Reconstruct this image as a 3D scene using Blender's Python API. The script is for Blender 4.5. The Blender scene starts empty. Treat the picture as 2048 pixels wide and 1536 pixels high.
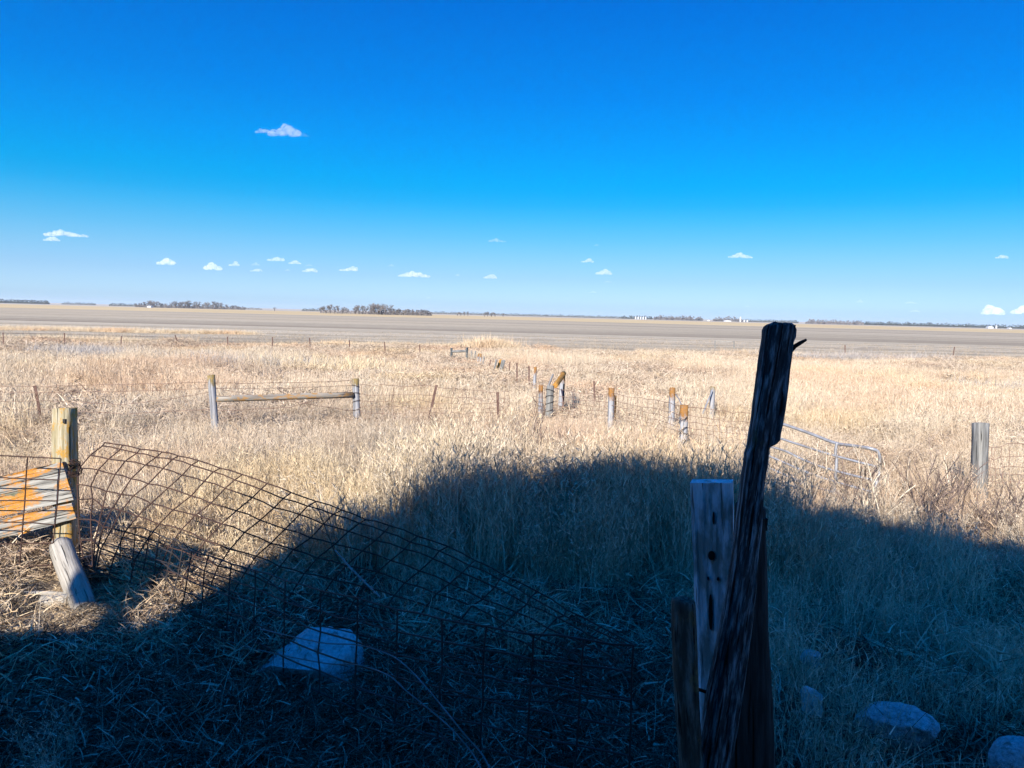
import bpy, bmesh, math, random
import numpy as np
from mathutils import Vector, Matrix, noise

SC = bpy.context.scene
COL = SC.collection
R_ = math.radians

# ------------------------------------------------------------------ camera
F = 1518.0; EYE = 1.8; PITCH = R_(5.27); ROLL = R_(1.45)
cam = bpy.data.cameras.new('camera')
cam.sensor_fit = 'HORIZONTAL'; cam.sensor_width = 36.0
cam.lens = 36.0 * F / 2048.0
cam.clip_start = 0.05; cam.clip_end = 60000
co = bpy.data.objects.new('camera', cam); COL.objects.link(co)
CAM_M = Matrix.Rotation(math.pi / 2 - PITCH, 3, 'X') @ Matrix.Rotation(ROLL, 3, 'Z')
co.matrix_world = Matrix.Translation((0, 0, EYE)) @ CAM_M.to_4x4()
SC.camera = co

# ------------------------------------------------------------------ world, sun, exposure
EXPOSURE = 0.82
SUN_AZ, SUN_EL = 20.0, 29.0           # light travels towards +y, turned 20 deg to +x
SKY_STRENGTH = 0.1
world = bpy.data.worlds.new('World'); SC.world = world; world.use_nodes = True
nt = world.node_tree; nd = nt.nodes; ln = nt.links
bg = nd['Background']; bg.inputs[1].default_value = SKY_STRENGTH
tc = nd.new('ShaderNodeTexCoord'); sep = nd.new('ShaderNodeSeparateXYZ'); ln.new(tc.outputs['Generated'], sep.inputs[0])
mx = nd.new('ShaderNodeMath'); mx.operation = 'MAXIMUM'; mx.inputs[1].default_value = 0.012; ln.new(sep.outputs[2], mx.inputs[0])
cmb = nd.new('ShaderNodeCombineXYZ'); ln.new(sep.outputs[0], cmb.inputs[0]); ln.new(sep.outputs[1], cmb.inputs[1]); ln.new(mx.outputs[0], cmb.inputs[2])
tex = nd.new('ShaderNodeTexSky'); tex.sky_type = 'NISHITA'; tex.sun_disc = False
tex.sun_elevation = R_(SUN_EL); tex.sun_rotation = R_(180 + SUN_AZ)
ln.new(cmb.outputs[0], tex.inputs[0])
def lin(c):
    return tuple(((v / 255) / 12.92 if v <= 10.3 else ((v / 255 + 0.055) / 1.055) ** 2.4) for v in c)
STOPS = [  # elevation, wanted sRGB, plain Nishita looking away from the sun (x0.1)
    (0.0, (186, 222, 252), (.412, .414, .323)), (1.04, (180, 220, 252), (.42, .42, .33)), (2.6, (164, 215, 254), (.55, .60, .48)),
    (4.0, (140, 209, 254), (.54, .63, .58)), (5.5, (106, 200, 254), (.49, .62, .64)), (6.9, (70, 190, 253), (.43, .58, .65)),
    (8.0, (36, 181, 252), (.394, .548, .658)), (8.9, (10, 176, 252), (.365, .52, .645)), (9.5, (0, 173, 252), (.346, .497, .636)),
    (11.9, (0, 158, 251), (.29, .43, .59)), (15.2, (0, 138, 242), (.233, .357, .53)), (21.6, (0, 112, 221), (.166, .26, .415)),
    (35.0, (0, 107, 214), (.10, .16, .276)), (60.0, (0, 108, 212), (.071, .114, .204)), (90.0, (0, 108, 210), (.085, .13, .228))]
def ramp_node(vals):
    r = nd.new('ShaderNodeValToRGB'); e = r.color_ramp.elements
    while len(e) > 1: e.remove(e[-1])
    for k, (pos, c) in enumerate(vals):
        el = e[0] if k == 0 else e.new(pos)
        el.position = pos; el.color = (*c, 1)
    ln.new(sep.outputs[2], r.inputs[0]); return r
gain = 2 ** -EXPOSURE
KR = 6.0
ra = ramp_node([(math.sin(R_(a)), tuple(v * gain for v in lin(c))) for a, c, n in STOPS])
rb = ramp_node([(math.sin(R_(a)), tuple(min(1, lin(c)[i] * gain / n[i] / KR) for i in range(3))) for a, c, n in STOPS])
def vmath(op, a, b):
    n = nd.new('ShaderNodeVectorMath'); n.operation = op
    ln.new(a, n.inputs[0])
    if isinstance(b, (int, float)): n.inputs[3 if op == 'SCALE' else 1].default_value = b
    else: ln.new(b, n.inputs[1])
    return n.outputs[0]
m1 = vmath('SCALE', vmath('MULTIPLY', tex.outputs[0], rb.outputs[0]), KR * 0.45)      # graded Nishita sky
m2 = vmath('SCALE', ra.outputs[0], 0.55 / SKY_STRENGTH)
ln.new(vmath('ADD', m1, m2), bg.inputs[0])

sun = bpy.data.lights.new('sun', 'SUN'); sun.energy = 5.0; sun.angle = R_(0.5); sun.color = (1.0, 0.93, 0.84)
so = bpy.data.objects.new('sun', sun); COL.objects.link(so)
L = Vector((math.sin(R_(SUN_AZ)) * math.cos(R_(SUN_EL)), math.cos(R_(SUN_AZ)) * math.cos(R_(SUN_EL)), -math.sin(R_(SUN_EL))))
so.rotation_euler = L.to_track_quat('-Z', 'Y').to_euler(); so.location = (-20, -40, 40)

vs = SC.view_settings
vs.view_transform = 'Standard'; vs.look = 'None'; vs.exposure = EXPOSURE; vs.gamma = 1.0; vs.use_curve_mapping = False
SC.render.engine = 'CYCLES'
SC.cycles.max_bounces = 12; SC.cycles.diffuse_bounces = 2; SC.cycles.glossy_bounces = 2
SC.cycles.transparent_max_bounces = 8; SC.cycles.volume_bounces = 12

# ------------------------------------------------------------------ helpers
rnd = random.Random(7)
def terrain(x, y):
    r = math.hypot(x, y)
    d = 0.0
    t = min(max((r - 9) / 36, 0), 1); d += 0.45 * t * t * (3 - 2 * t)
    t = min(max((r - 45) / 650, 0), 1); d += 1.8 * t
    t = min(max((r - 700) / 1600, 0), 1); d += 2.0 * t
    b = 0.0
    if r < 80:
        b = 0.05 * noise.noise(Vector((x * .45, y * .45, 3.1))) + 0.09 * noise.noise(Vector((x * .13, y * .13, 7.7)))
        b *= min(1, r / 4)
    return b - d
def P(px, py, D):
    return Vector((0, 0, EYE)) + CAM_M @ Vector(((px - 1024) / F * D, -(py - 768) / F * D, -D))
def ground_hit(px, py, lift=0.0):
    d = CAM_M @ Vector(((px - 1024) / F, -(py - 768) / F, -1))
    t = 1.0
    for _ in range(60):
        q = Vector((0, 0, EYE)) + d * t
        h = q.z - terrain(q.x, q.y) - lift
        t += h / max(1e-4, -d.z) * .7 if d.z < -1e-4 else 50
        if abs(h) < 1e-3: break
    return Vector((0, 0, EYE)) + d * t, t

def mesh_obj(name, verts, faces, mat=None, parent=None, smooth=False):
    me = bpy.data.meshes.new(name)
    me.from_pydata([tuple(v) for v in verts], [], faces); me.update()
    if mat: me.materials.append(mat)
    if smooth: me.polygons.foreach_set('use_smooth', [True] * len(me.polygons))
    o = bpy.data.objects.new(name, me); COL.objects.link(o)
    if parent is not None:
        o.parent = parent
        o.matrix_parent_inverse = parent_mat(parent).inverted()
    return o
def parent_mat(o):
    m = Matrix.LocRotScale(o.location, o.rotation_euler, o.scale)
    return m
def empty(name, loc):
    o = bpy.data.objects.new(name, None); COL.objects.link(o); o.location = loc; o.empty_display_size = .1; return o
def tag(o, label, cat, group=None):
    o['label'] = label; o['category'] = cat
    if group: o['group'] = group
    return o
def thing(name, loc, label, cat, group=None): return tag(empty(name, loc), label, cat, group)
def structure(o): o['kind'] = 'structure'; return o

class MB:
    def __init__(s): s.v = []; s.f = []
    def tube(s, pts, r, n=5, cap=True):
        pts = [Vector(p) for p in pts]
        if len(pts) < 2: return s
        base = len(s.v); up = Vector((.13, .27, .95)); prev = None
        for i, p in enumerate(pts):
            t = (pts[min(i + 1, len(pts) - 1)] - pts[max(i - 1, 0)])
            if t.length < 1e-9: t = Vector((0, 0, 1))
            t.normalize()
            a = up.cross(t) if prev is None else prev - t * prev.dot(t)
            if a.length < 1e-5: a = Vector((1, 0, 0)).cross(t)
            a.normalize(); prev = a; b = t.cross(a)
            rr = r[i] if isinstance(r, (list, tuple)) else r
            for k in range(n):
                an = 2 * math.pi * k / n
                s.v.append(p + (a * math.cos(an) + b * math.sin(an)) * rr)
        for i in range(len(pts) - 1):
            for k in range(n):
                q = base + i * n
                s.f.append((q + k, q + (k + 1) % n, q + n + (k + 1) % n, q + n + k))
        if cap:
            s.f.append(tuple(base + k for k in reversed(range(n))))
            s.f.append(tuple(base + (len(pts) - 1) * n + k for k in range(n)))
        return s
    def loft(s, loops):
        base = len(s.v); n = len(loops[0])
        for lp in loops: s.v.extend(Vector(p) for p in lp)
        for i in range(len(loops) - 1):
            for k in range(n):
                q = base + i * n
                s.f.append((q + k, q + (k + 1) % n, q + n + (k + 1) % n, q + n + k))
        s.f.append(tuple(base + k for k in reversed(range(n))))
        s.f.append(tuple(base + (len(loops) - 1) * n + k for k in range(n)))
        return s
    def box(s, c, sx, sy, sz, M=None):
        b = len(s.v)
        for x in (-1, 1):
            for y in (-1, 1):
                for z in (-1, 1):
                    v = Vector((x * sx / 2, y * sy / 2, z * sz / 2))
                    s.v.append(Vector(c) + (M @ v if M else v))
        s.f += [(b, b + 1, b + 3, b + 2), (b + 4, b + 6, b + 7, b + 5), (b, b + 4, b + 5, b + 1), (b + 2, b + 3, b + 7, b + 6), (b, b + 2, b + 6, b + 4), (b + 1, b + 5, b + 7, b + 3)]
        return s
    def build(s, name, mat, parent=None, smooth=False): return mesh_obj(name, s.v, s.f, mat, parent, smooth)

ORD = ['first', 'second', 'third', 'fourth', 'fifth', 'sixth', 'seventh', 'eighth', 'ninth', 'tenth', 'eleventh', 'twelfth', 'thirteenth', 'fourteenth', 'fifteenth', 'sixteenth', 'seventeenth', 'eighteenth', 'nineteenth', 'twentieth', 'twenty-first', 'twenty-second', 'twenty-third', 'twenty-fourth', 'twenty-fifth', 'twenty-sixth', 'twenty-seventh', 'twenty-eighth', 'twenty-ninth', 'thirtieth']

# ------------------------------------------------------------------ materials
def new_mat(name):
    m = bpy.data.materials.new(name); m.use_nodes = True
    n = m.node_tree.nodes; b = n['Principled BSDF']
    b.inputs['Roughness'].default_value = 0.9
    b.inputs['Specular IOR Level'].default_value = 0.15
    return m, n, m.node_tree.links, b
def nnode(n, t, **k):
    x = n.new(t)
    for a, v in k.items(): setattr(x, a, v)
    return x
def cramp(n, l, src, stops):
    r = n.new('ShaderNodeValToRGB'); e = r.color_ramp.elements
    while len(e) > 1: e.remove(e[-1])
    for k, (p, c) in enumerate(stops):
        el = e[0] if k == 0 else e.new(p)
        el.position = p; el.color = (*c, 1) if not isinstance(c, (int, float)) else (c, c, c, 1)
    l.new(src, r.inputs[0]); return r.outputs[0]
def mixc(n, l, fac, a, b, mode='MIX'):
    x = n.new('ShaderNodeMix'); x.data_type = 'RGBA'; x.blend_type = mode
    for i, v in ((0, fac), (6, a), (7, b)):
        if isinstance(v, (int, float)): x.inputs[i].default_value = v
        elif isinstance(v, tuple): x.inputs[i].default_value = (*v, 1)
        else: l.new(v, x.inputs[i])
    return x.outputs[2]
def noise_tex(n, l, vec, scale, detail=4, rough=.6, mapping=None):
    if mapping:
        mp = n.new('ShaderNodeMapping'); mp.inputs['Scale'].default_value = mapping; l.new(vec, mp.inputs[0]); vec = mp.outputs[0]
    t = n.new('ShaderNodeTexNoise'); t.inputs['Scale'].default_value = scale; t.inputs['Detail'].default_value = detail; t.inputs['Roughness'].default_value = rough
    l.new(vec, t.inputs['Vector']); return t.outputs[0]
def math_(n, l, op, a, b=None):
    x = n.new('ShaderNodeMath'); x.operation = op
    for i, v in ((0, a), (1, b)):
        if v is None: continue
        if isinstance(v, (int, float)): x.inputs[i].default_value = v
        else: l.new(v, x.inputs[i])
    return x.outputs[0]
def bump(n, l, b, h, strength=.5, dist=.01):
    x = n.new('ShaderNodeBump'); x.inputs['Strength'].default_value = strength; x.inputs['Distance'].default_value = dist
    l.new(h, x.inputs['Height']); l.new(x.outputs[0], b.inputs['Normal'])

def wood_mat(name, dark, mid, pale, lichen=0.0, top=None, grain=(28, 28, 1.6), green=0.0, lcol=(.35, .16, .032), cr=(.35, .41), ps=14, gcol=(.075, .085, .035)):
    """weathered timber, grain along object Z; lichen patches; top = share of the height whose end is orange with lichen"""
    m, n, l, b = new_mat(name)
    tcn = n.new('ShaderNodeTexCoord'); obj = tcn.outputs['Object']
    g = noise_tex(n, l, obj, 1.0, 8, .68, grain)
    col = cramp(n, l, g, [(.30, dark), (.48, mid), (.68, pale)])
    crack = noise_tex(n, l, obj, 1.0, 4, .5, (grain[0] * 1.7, grain[1] * 1.7, grain[2] * .7))
    cf = cramp(n, l, crack, [(cr[0], 1.0), (cr[1], 0.0)])
    col = mixc(n, l, cf, col, tuple(v * .25 for v in dark))
    if green > 0:
        gn = noise_tex(n, l, obj, 9, 5, .65, (1, 1, .35))
        th = .70 - .42 * green
        gf = cramp(n, l, gn, [(th - .05, 0.0), (th + .05, .8)])
        col = mixc(n, l, gf, col, gcol)
    pn = noise_tex(n, l, obj, ps, 6, .72, (1, 1, .45))
    if lichen > 0:
        th = .68 - .42 * lichen
        lf = cramp(n, l, pn, [(th - .03, 0.0), (th + .03, .95)])
        fl = noise_tex(n, l, obj, 85, 3, .7)
        col = mixc(n, l, math_(n, l, 'MULTIPLY', lf, cramp(n, l, fl, [(.34, .35), (.5, 1.0)])), col, lcol)
    if top is not None:
        sp = n.new('ShaderNodeSeparateXYZ'); l.new(tcn.outputs['Generated'], sp.inputs[0])
        v = math_(n, l, 'ADD', sp.outputs[2], math_(n, l, 'MULTIPLY', math_(n, l, 'SUBTRACT', pn, .5), .55))
        tf = cramp(n, l, v, [(top - .05, 0.0), (top + .05, .95)])
        ln_ = noise_tex(n, l, obj, 60, 4, .7)
        tf = math_(n, l, 'MULTIPLY', tf, cramp(n, l, ln_, [(.33, .4), (.45, 1.0)]))
        col = mixc(n, l, tf, col, cramp(n, l, ln_, [(.35, tuple(c * .5 for c in lcol)), (.65, lcol)]))
    l.new(col, b.inputs['Base Color'])
    bump(n, l, b, math_(n, l, 'SUBTRACT', g, math_(n, l, 'MULTIPLY', cf, .6)), .9, .006)
    return m
W_GREY = wood_mat('weathered grey wood', (.10, .098, .09), (.21, .205, .19), (.36, .35, .32), .0, None, (45, 45, 2.6), .10)
W_GREY_L = wood_mat('grey wood with orange lichen', (.13, .11, .09), (.25, .22, .18), (.40, .36, .30), .36, lcol=(.36, .19, .06))
W_TOP = wood_mat('grey post with orange lichen top', (.14, .14, .145), (.29, .29, .30), (.44, .43, .43), .0, .80)
W_TOP2 = wood_mat('grey post with thin lichen top', (.14, .14, .145), (.27, .27, .28), (.42, .41, .41), .0, .90, lcol=(.30, .21, .07))
W_YEL = wood_mat('post coated with yellow lichen', (.16, .14, .09), (.32, .27, .16), (.50, .46, .36), .36, None, (45, 45, 3), lcol=(.42, .23, .04))
W_ORANGE = wood_mat('wood wholly orange with lichen', (.20, .11, .04), (.44, .22, .05), (.5, .27, .06), .35)
W_PLANK = wood_mat('weathered plank with lichen', (.10, .095, .085), (.29, .28, .25), (.46, .45, .41), .40, None, (48, 48, 2.6), .26, (.50, .21, .03), cr=(.39, .44), ps=7)
W_PALE = wood_mat('pale weathered log', (.20, .18, .15), (.34, .31, .26), (.46, .43, .37), .0, None, (45, 45, 3))
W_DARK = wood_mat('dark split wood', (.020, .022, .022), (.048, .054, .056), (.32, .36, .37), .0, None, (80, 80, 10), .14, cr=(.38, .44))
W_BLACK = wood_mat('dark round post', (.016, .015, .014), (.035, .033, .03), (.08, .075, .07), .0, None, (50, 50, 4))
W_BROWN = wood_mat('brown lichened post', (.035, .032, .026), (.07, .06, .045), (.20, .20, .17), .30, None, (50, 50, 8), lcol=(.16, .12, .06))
W_BOARD = wood_mat('grey squared timber', (.29, .345, .36), (.50, .58, .61), (.66, .75, .78), .0, None, (55, 55, 5), .42, cr=(.31, .35), gcol=(.17, .20, .17))

def metal(name, c, rough=.6, rust=None):
    m, n, l, b = new_mat(name)
    b.inputs['Roughness'].default_value = rough
    tcn = n.new('ShaderNodeTexCoord')
    nz = noise_tex(n, l, tcn.outputs['Object'], 9, 5, .6)
    col = cramp(n, l, nz, [(.35, rust or tuple(v * .7 for v in c)), (.62, c)])
    l.new(col, b.inputs['Base Color']); return m
M_RUST = metal('rusted wire', (.075, .042, .032), .8, (.035, .022, .02))
M_RUST_P = metal('pale rusted wire', (.30, .20, .15), .8, (.17, .10, .07))
M_TPOST = metal('rusty steel post', (.16, .10, .08), .8, (.09, .05, .04))
M_GALV = metal('galvanised tube', (.36, .37, .39), .45, (.22, .21, .21)); M_GALV.node_tree.nodes['Principled BSDF'].inputs['Metallic'].default_value = .3
M_WIRE = metal('dull grey wire', (.20, .20, .21), .6, (.12, .11, .10))
M_DARKW = metal('dark steel wire', (.05, .045, .045), .6, (.03, .024, .022))

def stone(name, a, c):
    m, n, l, b = new_mat(name)
    tcn = n.new('ShaderNodeTexCoord'); o = tcn.outputs['Object']
    nz = noise_tex(n, l, o, 7, 9, .74); n2 = noise_tex(n, l, o, 55, 4, .7); n3 = noise_tex(n, l, o, 16, 5, .7)
    col = mixc(n, l, .45, cramp(n, l, nz, [(.36, a), (.62, c)]), cramp(n, l, n2, [(.36, tuple(v * .45 for v in a)), (.64, c)]))
    col = mixc(n, l, cramp(n, l, n3, [(.56, 0.0), (.63, .7)]), col, (.10, .11, .09))
    col = mixc(n, l, cramp(n, l, n3, [(.33, .6), (.38, 0.0)]), col, tuple(min(.8, v * 1.3) for v in c))
    l.new(col, b.inputs['Base Color']); bump(n, l, b, math_(n, l, 'ADD', nz, math_(n, l, 'MULTIPLY', n2, .45)), 1.0, .02); return m
ST_PALE = stone('pale granite', (.38, .44, .46), (.64, .72, .75))
ST_GREY = stone('grey fieldstone', (.27, .32, .34), (.50, .58, .61))

def grass_mat(name, cols, patch=None, trans=0.0):
    """one colour per blade (random per island) and per clump, patches by where the clump stands"""
    m, n, l, b = new_mat(name)
    g = n.new('ShaderNodeNewGeometry'); oi = n.new('ShaderNodeObjectInfo')
    k = len(cols)
    v = math_(n, l, 'FRACT', math_(n, l, 'ADD', g.outputs['Random Per Island'], oi.outputs['Random']))
    col = cramp(n, l, v, [(i / (k - 1), c) for i, c in enumerate(cols)])
    if patch:
        for sc, thr, wid, c, st, off in patch:
            mp = n.new('ShaderNodeMapping'); mp.inputs['Location'].default_value = (off, off * .7, off * .3); l.new(g.outputs['Position'], mp.inputs[0])
            nz = noise_tex(n, l, mp.outputs[0], sc, 3, .55)
            f = cramp(n, l, nz, [(thr, 0.0), (thr + wid, st)])
            col = mixc(n, l, f, col, c, 'MULTIPLY')
    n.remove(b)
    df = n.new('ShaderNodeBsdfDiffuse'); l.new(col, df.inputs[0])
    if not trans:
        l.new(df.outputs[0], n['Material Output'].inputs['Surface']); return m
    tr = n.new('ShaderNodeBsdfTranslucent'); ms = n.new('ShaderNodeMixShader'); ms.inputs[0].default_value = trans
    l.new(col, tr.inputs[0]); l.new(df.outputs[0], ms.inputs[1]); l.new(tr.outputs[0], ms.inputs[2])
    l.new(ms.outputs[0], n['Material Output'].inputs['Surface']); return m
PATCH = [(.16, .50, .12, (1.0, .88, .82), .9, 0.0), (.22, .54, .10, (1.05, 1.0, .86), .9, 13.0), (.11, .56, .10, (.80, .79, .82), .8, 31.0), (.9, .52, .12, (.80, .74, .70), .7, 5.0)]
G_MAT = grass_mat('matted dead grass', [(.66, .53, .38), (.50, .38, .265), (.76, .64, .48), (.30, .21, .15), (.64, .51, .37), (.15, .10, .075), (.70, .56, .40)], PATCH)
G_UP = grass_mat('upright straw', [(.76, .63, .45), (.60, .48, .33), (.82, .71, .54), (.44, .33, .23), (.74, .60, .43), (.27, .19, .135)], PATCH)
G_YEL = grass_mat('yellow straw', [(.72, .57, .37), (.62, .48, .30), (.76, .63, .43)])
G_GREY = grass_mat('grey weeds', [(.40, .36, .32), (.50, .45, .40), (.27, .23, .21)])
G_WEED = grass_mat('dry weeds', [(.70, .59, .43), (.40, .31, .23), (.80, .70, .54), (.16, .12, .095), (.60, .50, .37)])
G_FEATHER = grass_mat('feathery weeds', [(.74, .62, .46), (.58, .475, .34), (.80, .69, .52), (.36, .28, .20), (.68, .56, .41), (.17, .125, .09)], PATCH)
G_DARK = grass_mat('dark dead stems', [(.16, .12, .11), (.24, .18, .15), (.10, .08, .07)])
G_LIT = grass_mat('curled litter', [(.20, .155, .115), (.08, .062, .047), (.66, .57, .45), (.07, .055, .042), (.035, .028, .023), (.17, .13, .10), (.05, .04, .032)])  # foreground shade put into the colour: near-black blades, one pale highlight tone
G_TAN = grass_mat('far tan grass', [(.70, .56, .38), (.62, .48, .32), (.76, .63, .45)], PATCH)
G_STUB = grass_mat('crop stubble stalks', [(.34, .275, .20), (.44, .36, .27), (.20, .16, .12)])

def ground_mat():
    m, n, l, b = new_mat('thatch and soil')
    tcn = n.new('ShaderNodeTexCoord'); o = tcn.outputs['Object']
    a = noise_tex(n, l, o, 38, 6, .7); c = noise_tex(n, l, o, .22, 4, .6); d = noise_tex(n, l, o, 4, 5, .65)
    col = cramp(n, l, a, [(.30, (.05, .038, .03)), (.5, (.15, .115, .085)), (.70, (.38, .31, .235))])
    col = mixc(n, l, cramp(n, l, d, [(.45, 0.0), (.68, .4)]), col, (.30, .235, .175))
    col = mixc(n, l, cramp(n, l, c, [(.42, 0.0), (.62, .6)]), col, (.40, .31, .23))
    l.new(col, b.inputs['Base Color']); bump(n, l, b, a, .8, .03); return m
def field_mat():
    m, n, l, b = new_mat('harvested stubble')
    tcn = n.new('ShaderNodeTexCoord'); o = tcn.outputs['Object']
    s1 = noise_tex(n, l, o, 1, 4, .62, (.0018, .05, 1)); s2 = noise_tex(n, l, o, 1, 5, .65, (.0045, .24, 1)); s3 = noise_tex(n, l, o, 1, 4, .6, (.003, .012, 1)); s4 = noise_tex(n, l, o, .9, 4, .7)
    col = cramp(n, l, s1, [(.40, (.33, .262, .172)), (.5, (.45, .365, .24)), (.60, (.62, .505, .345))])
    col = mixc(n, l, .5, col, cramp(n, l, s2, [(.42, (.20, .155, .10)), (.5, (.42, .34, .225)), (.58, (.70, .585, .41))]))
    col = mixc(n, l, cramp(n, l, s3, [(.48, 0.0), (.62, .55)]), col, (.55, .435, .275))
    col = mixc(n, l, cramp(n, l, s4, [(.36, .30), (.6, 0.0)]), col, (.18, .14, .10))
    l.new(col, b.inputs['Base Color']); return m
def tan_mat(name, a, c):
    m, n, l, b = new_mat(name)
    tcn = n.new('ShaderNodeTexCoord'); o = tcn.outputs['Object']
    s1 = noise_tex(n, l, o, 1, 5, .6, (.004, .03, 1)); s2 = noise_tex(n, l, o, .5, 4, .7)
    col = mixc(n, l, .25, cramp(n, l, s1, [(.36, a), (.62, c)]), cramp(n, l, s2, [(.36, a), (.62, c)]))
    l.new(col, b.inputs['Base Color']); return m

# ------------------------------------------------------------------ ground, fields
def sheet_polar(name, radii, nang, mat, lift=0.0):
    v = []; f = []
    for r in radii:
        for k in range(nang):
            a = 2 * math.pi * k / nang
            x, y = r * math.sin(a), r * math.cos(a)
            v.append((x, y, terrain(x, y) + lift))
    for i in range(len(radii) - 1):
        for k in range(nang):
            q = i * nang; k2 = (k + 1) % nang
            f.append((q + k, q + nang + k, q + nang + k2, q + k2))
    f.append(tuple(range(nang)))
    o = mesh_obj(name, v, f, mat, smooth=True); o['kind'] = 'structure'; return o
radii = [.4]
while radii[-1] < 14: radii.append(radii[-1] + .22)
while radii[-1] < 9000: radii.append(radii[-1] * 1.055)
sheet_polar('ground', radii, 220, ground_mat())

def edge_near(x):          # near edge of the ploughed field
    return 47.5 + .11 * x + 2.0 * noise.noise(Vector((x * .06, 1.3, 0))) + .9 * noise.noise(Vector((x * .4, 4.3, 0)))
def sheet_field(name, y0, y1, xh, nx, ny, mat, lift, pw=2.2):
    v = []; f = []
    for j in range(ny + 1):
        t = (j / ny) ** pw
        for i in range(nx + 1):
            u = i / nx * 2 - 1
            u = u * abs(u) ** .5
            ya = y0(u * xh) if callable(y0) else y0
            yb = y1(u * xh) if callable(y1) else y1
            y = ya + (yb - ya) * t
            x = u * xh * (0.25 + .75 * min(1, y / 600)) if not callable(y0) or True else u * xh
            ya = y0(x) if callable(y0) else y0; yb = y1(x) if callable(y1) else y1
            y = ya + (yb - ya) * t
            v.append((x, y, terrain(x, y) + lift))
    for j in range(ny):
        for i in range(nx):
            a = j * (nx + 1) + i; f.append((a, a + 1, a + nx + 2, a + nx + 1))
    o = mesh_obj(name, v, f, mat, smooth=True); o['kind'] = 'structure'; return o
sheet_field('stubble_field', edge_near, lambda x: 420 + 60 * noise.noise(Vector((x * .006, 9.1, 0))) + .05 * x, 900, 140, 70, field_mat(), .035)
sheet_field('tan_field', lambda x: 415 + 60 * noise.noise(Vector((x * .006, 9.1, 0))) + .05 * x, lambda x: 1500 + 100 * noise.noise(Vector((x * .003, 2.1, 0))), 3000, 120, 30, tan_mat('tan stubble', (.48, .34, .165), (.70, .53, .28)), .02, 1.4)
sheet_field('far_field', 1380, 8600, 9000, 60, 20, tan_mat('far pale field', (.42, .35, .26), (.58, .49, .37)), .12, 1.4)

# ------------------------------------------------------------------ barn behind the camera (its shadow falls over the foreground)
def make_barn():
    t = thing('barn', (0, 0, 0), 'grey wooden barn with a gabled roof standing behind the viewer', 'barn')
    m = wood_mat('barn boards', (.04, .037, .035), (.075, .07, .066), (.13, .12, .115), .0, None, (18, 18, 1.0))
    prof = [(-4.0, -2.0), (-4.0, 4.88), (-3.25, 5.02), (-2.85, 5.50), (-1.9, 5.66), (-.62, 5.80), (1.3, 5.08), (2.0, 4.86), (2.0, -2.0)]  # unseen roofline, stepped and cut to shape the shade on the foreground
    y0, y1 = -1.62, -5.0
    def ext(pr, ya, yb, name, mat):
        b = MB(); n = len(pr)
        b.v = [Vector((x, ya, z)) for x, z in pr] + [Vector((x, yb, z)) for x, z in pr]
        b.f = [tuple(range(n)), tuple(reversed(range(n, 2 * n)))] + [(i, i + n, (i + 1) % n + n, (i + 1) % n) for i in range(n)]
        return b.build(name, mat, t)
    ext(prof, y0, y1, 'wall', m)
    rm = metal('rusty roof iron', (.25, .2, .18), .6)
    ext([(-4.06, 4.89), (-3.25, 5.04), (-2.85, 5.52), (-1.9, 5.68), (-.62, 5.82), (1.3, 5.1), (2.1, 4.84), (2.1, 4.89), (1.3, 5.15), (-.62, 5.87), (-1.9, 5.73), (-2.9, 5.57), (-3.3, 5.09), (-4.06, 4.94)], y0 + .12, y1 - .1, 'roof', rm)
    ext([(-4.01, -2.0), (-4.01, 3.78), (-5.6, 3.40), (-5.6, -2.0)], y0, y1, 'lean_to_wall', m)
    ext([(-4.02, 3.80), (-5.75, 3.36), (-5.75, 3.41), (-4.02, 3.86)], y0 + .10, y1, 'lean_to_roof', rm)
    b = MB(); b.tube([(-4.26, -1.8, 3.5), (-4.30, -1.8, 4.0), (-4.55, -1.75, 4.35)], [.13, .13, .15], 10)
    b.tube([(-4.95, -1.75, 4.42), (-4.86, -1.75, 4.45), (-4.68, -1.75, 4.52), (-4.50, -1.75, 4.52), (-4.40, -1.75, 4.48)], [.12, .27, .31, .27, .1], 12)
    b.build('roof_vent', rm, t)  # out of view, added to throw the small hooked shadow at left
    # front board joints and a door
    b = MB()
    for k in range(27):
        x = -3.9 + k * .22
        h = 4.75 - abs(x + .6) * .26 + .2
        b.box((x, y0 + .012, (h - .3) / 2 - .7), .195, .024, h + 1.1)
    o = b.build('siding', m, t); o['kind'] = 'stuff'
    SQ = math.tan(R_(SUN_EL)) / math.tan(R_(33.0))           # its height goes with the sun's
    BD = -.7                                             # how much farther back the barn stands
    t.location = (-BD * math.tan(R_(SUN_AZ)), -BD, BD / math.cos(R_(SUN_AZ)) * math.tan(R_(SUN_EL)) + .4 * (1 - SQ))
    t.scale = (1, 1, SQ)
    return t
make_barn()

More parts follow.
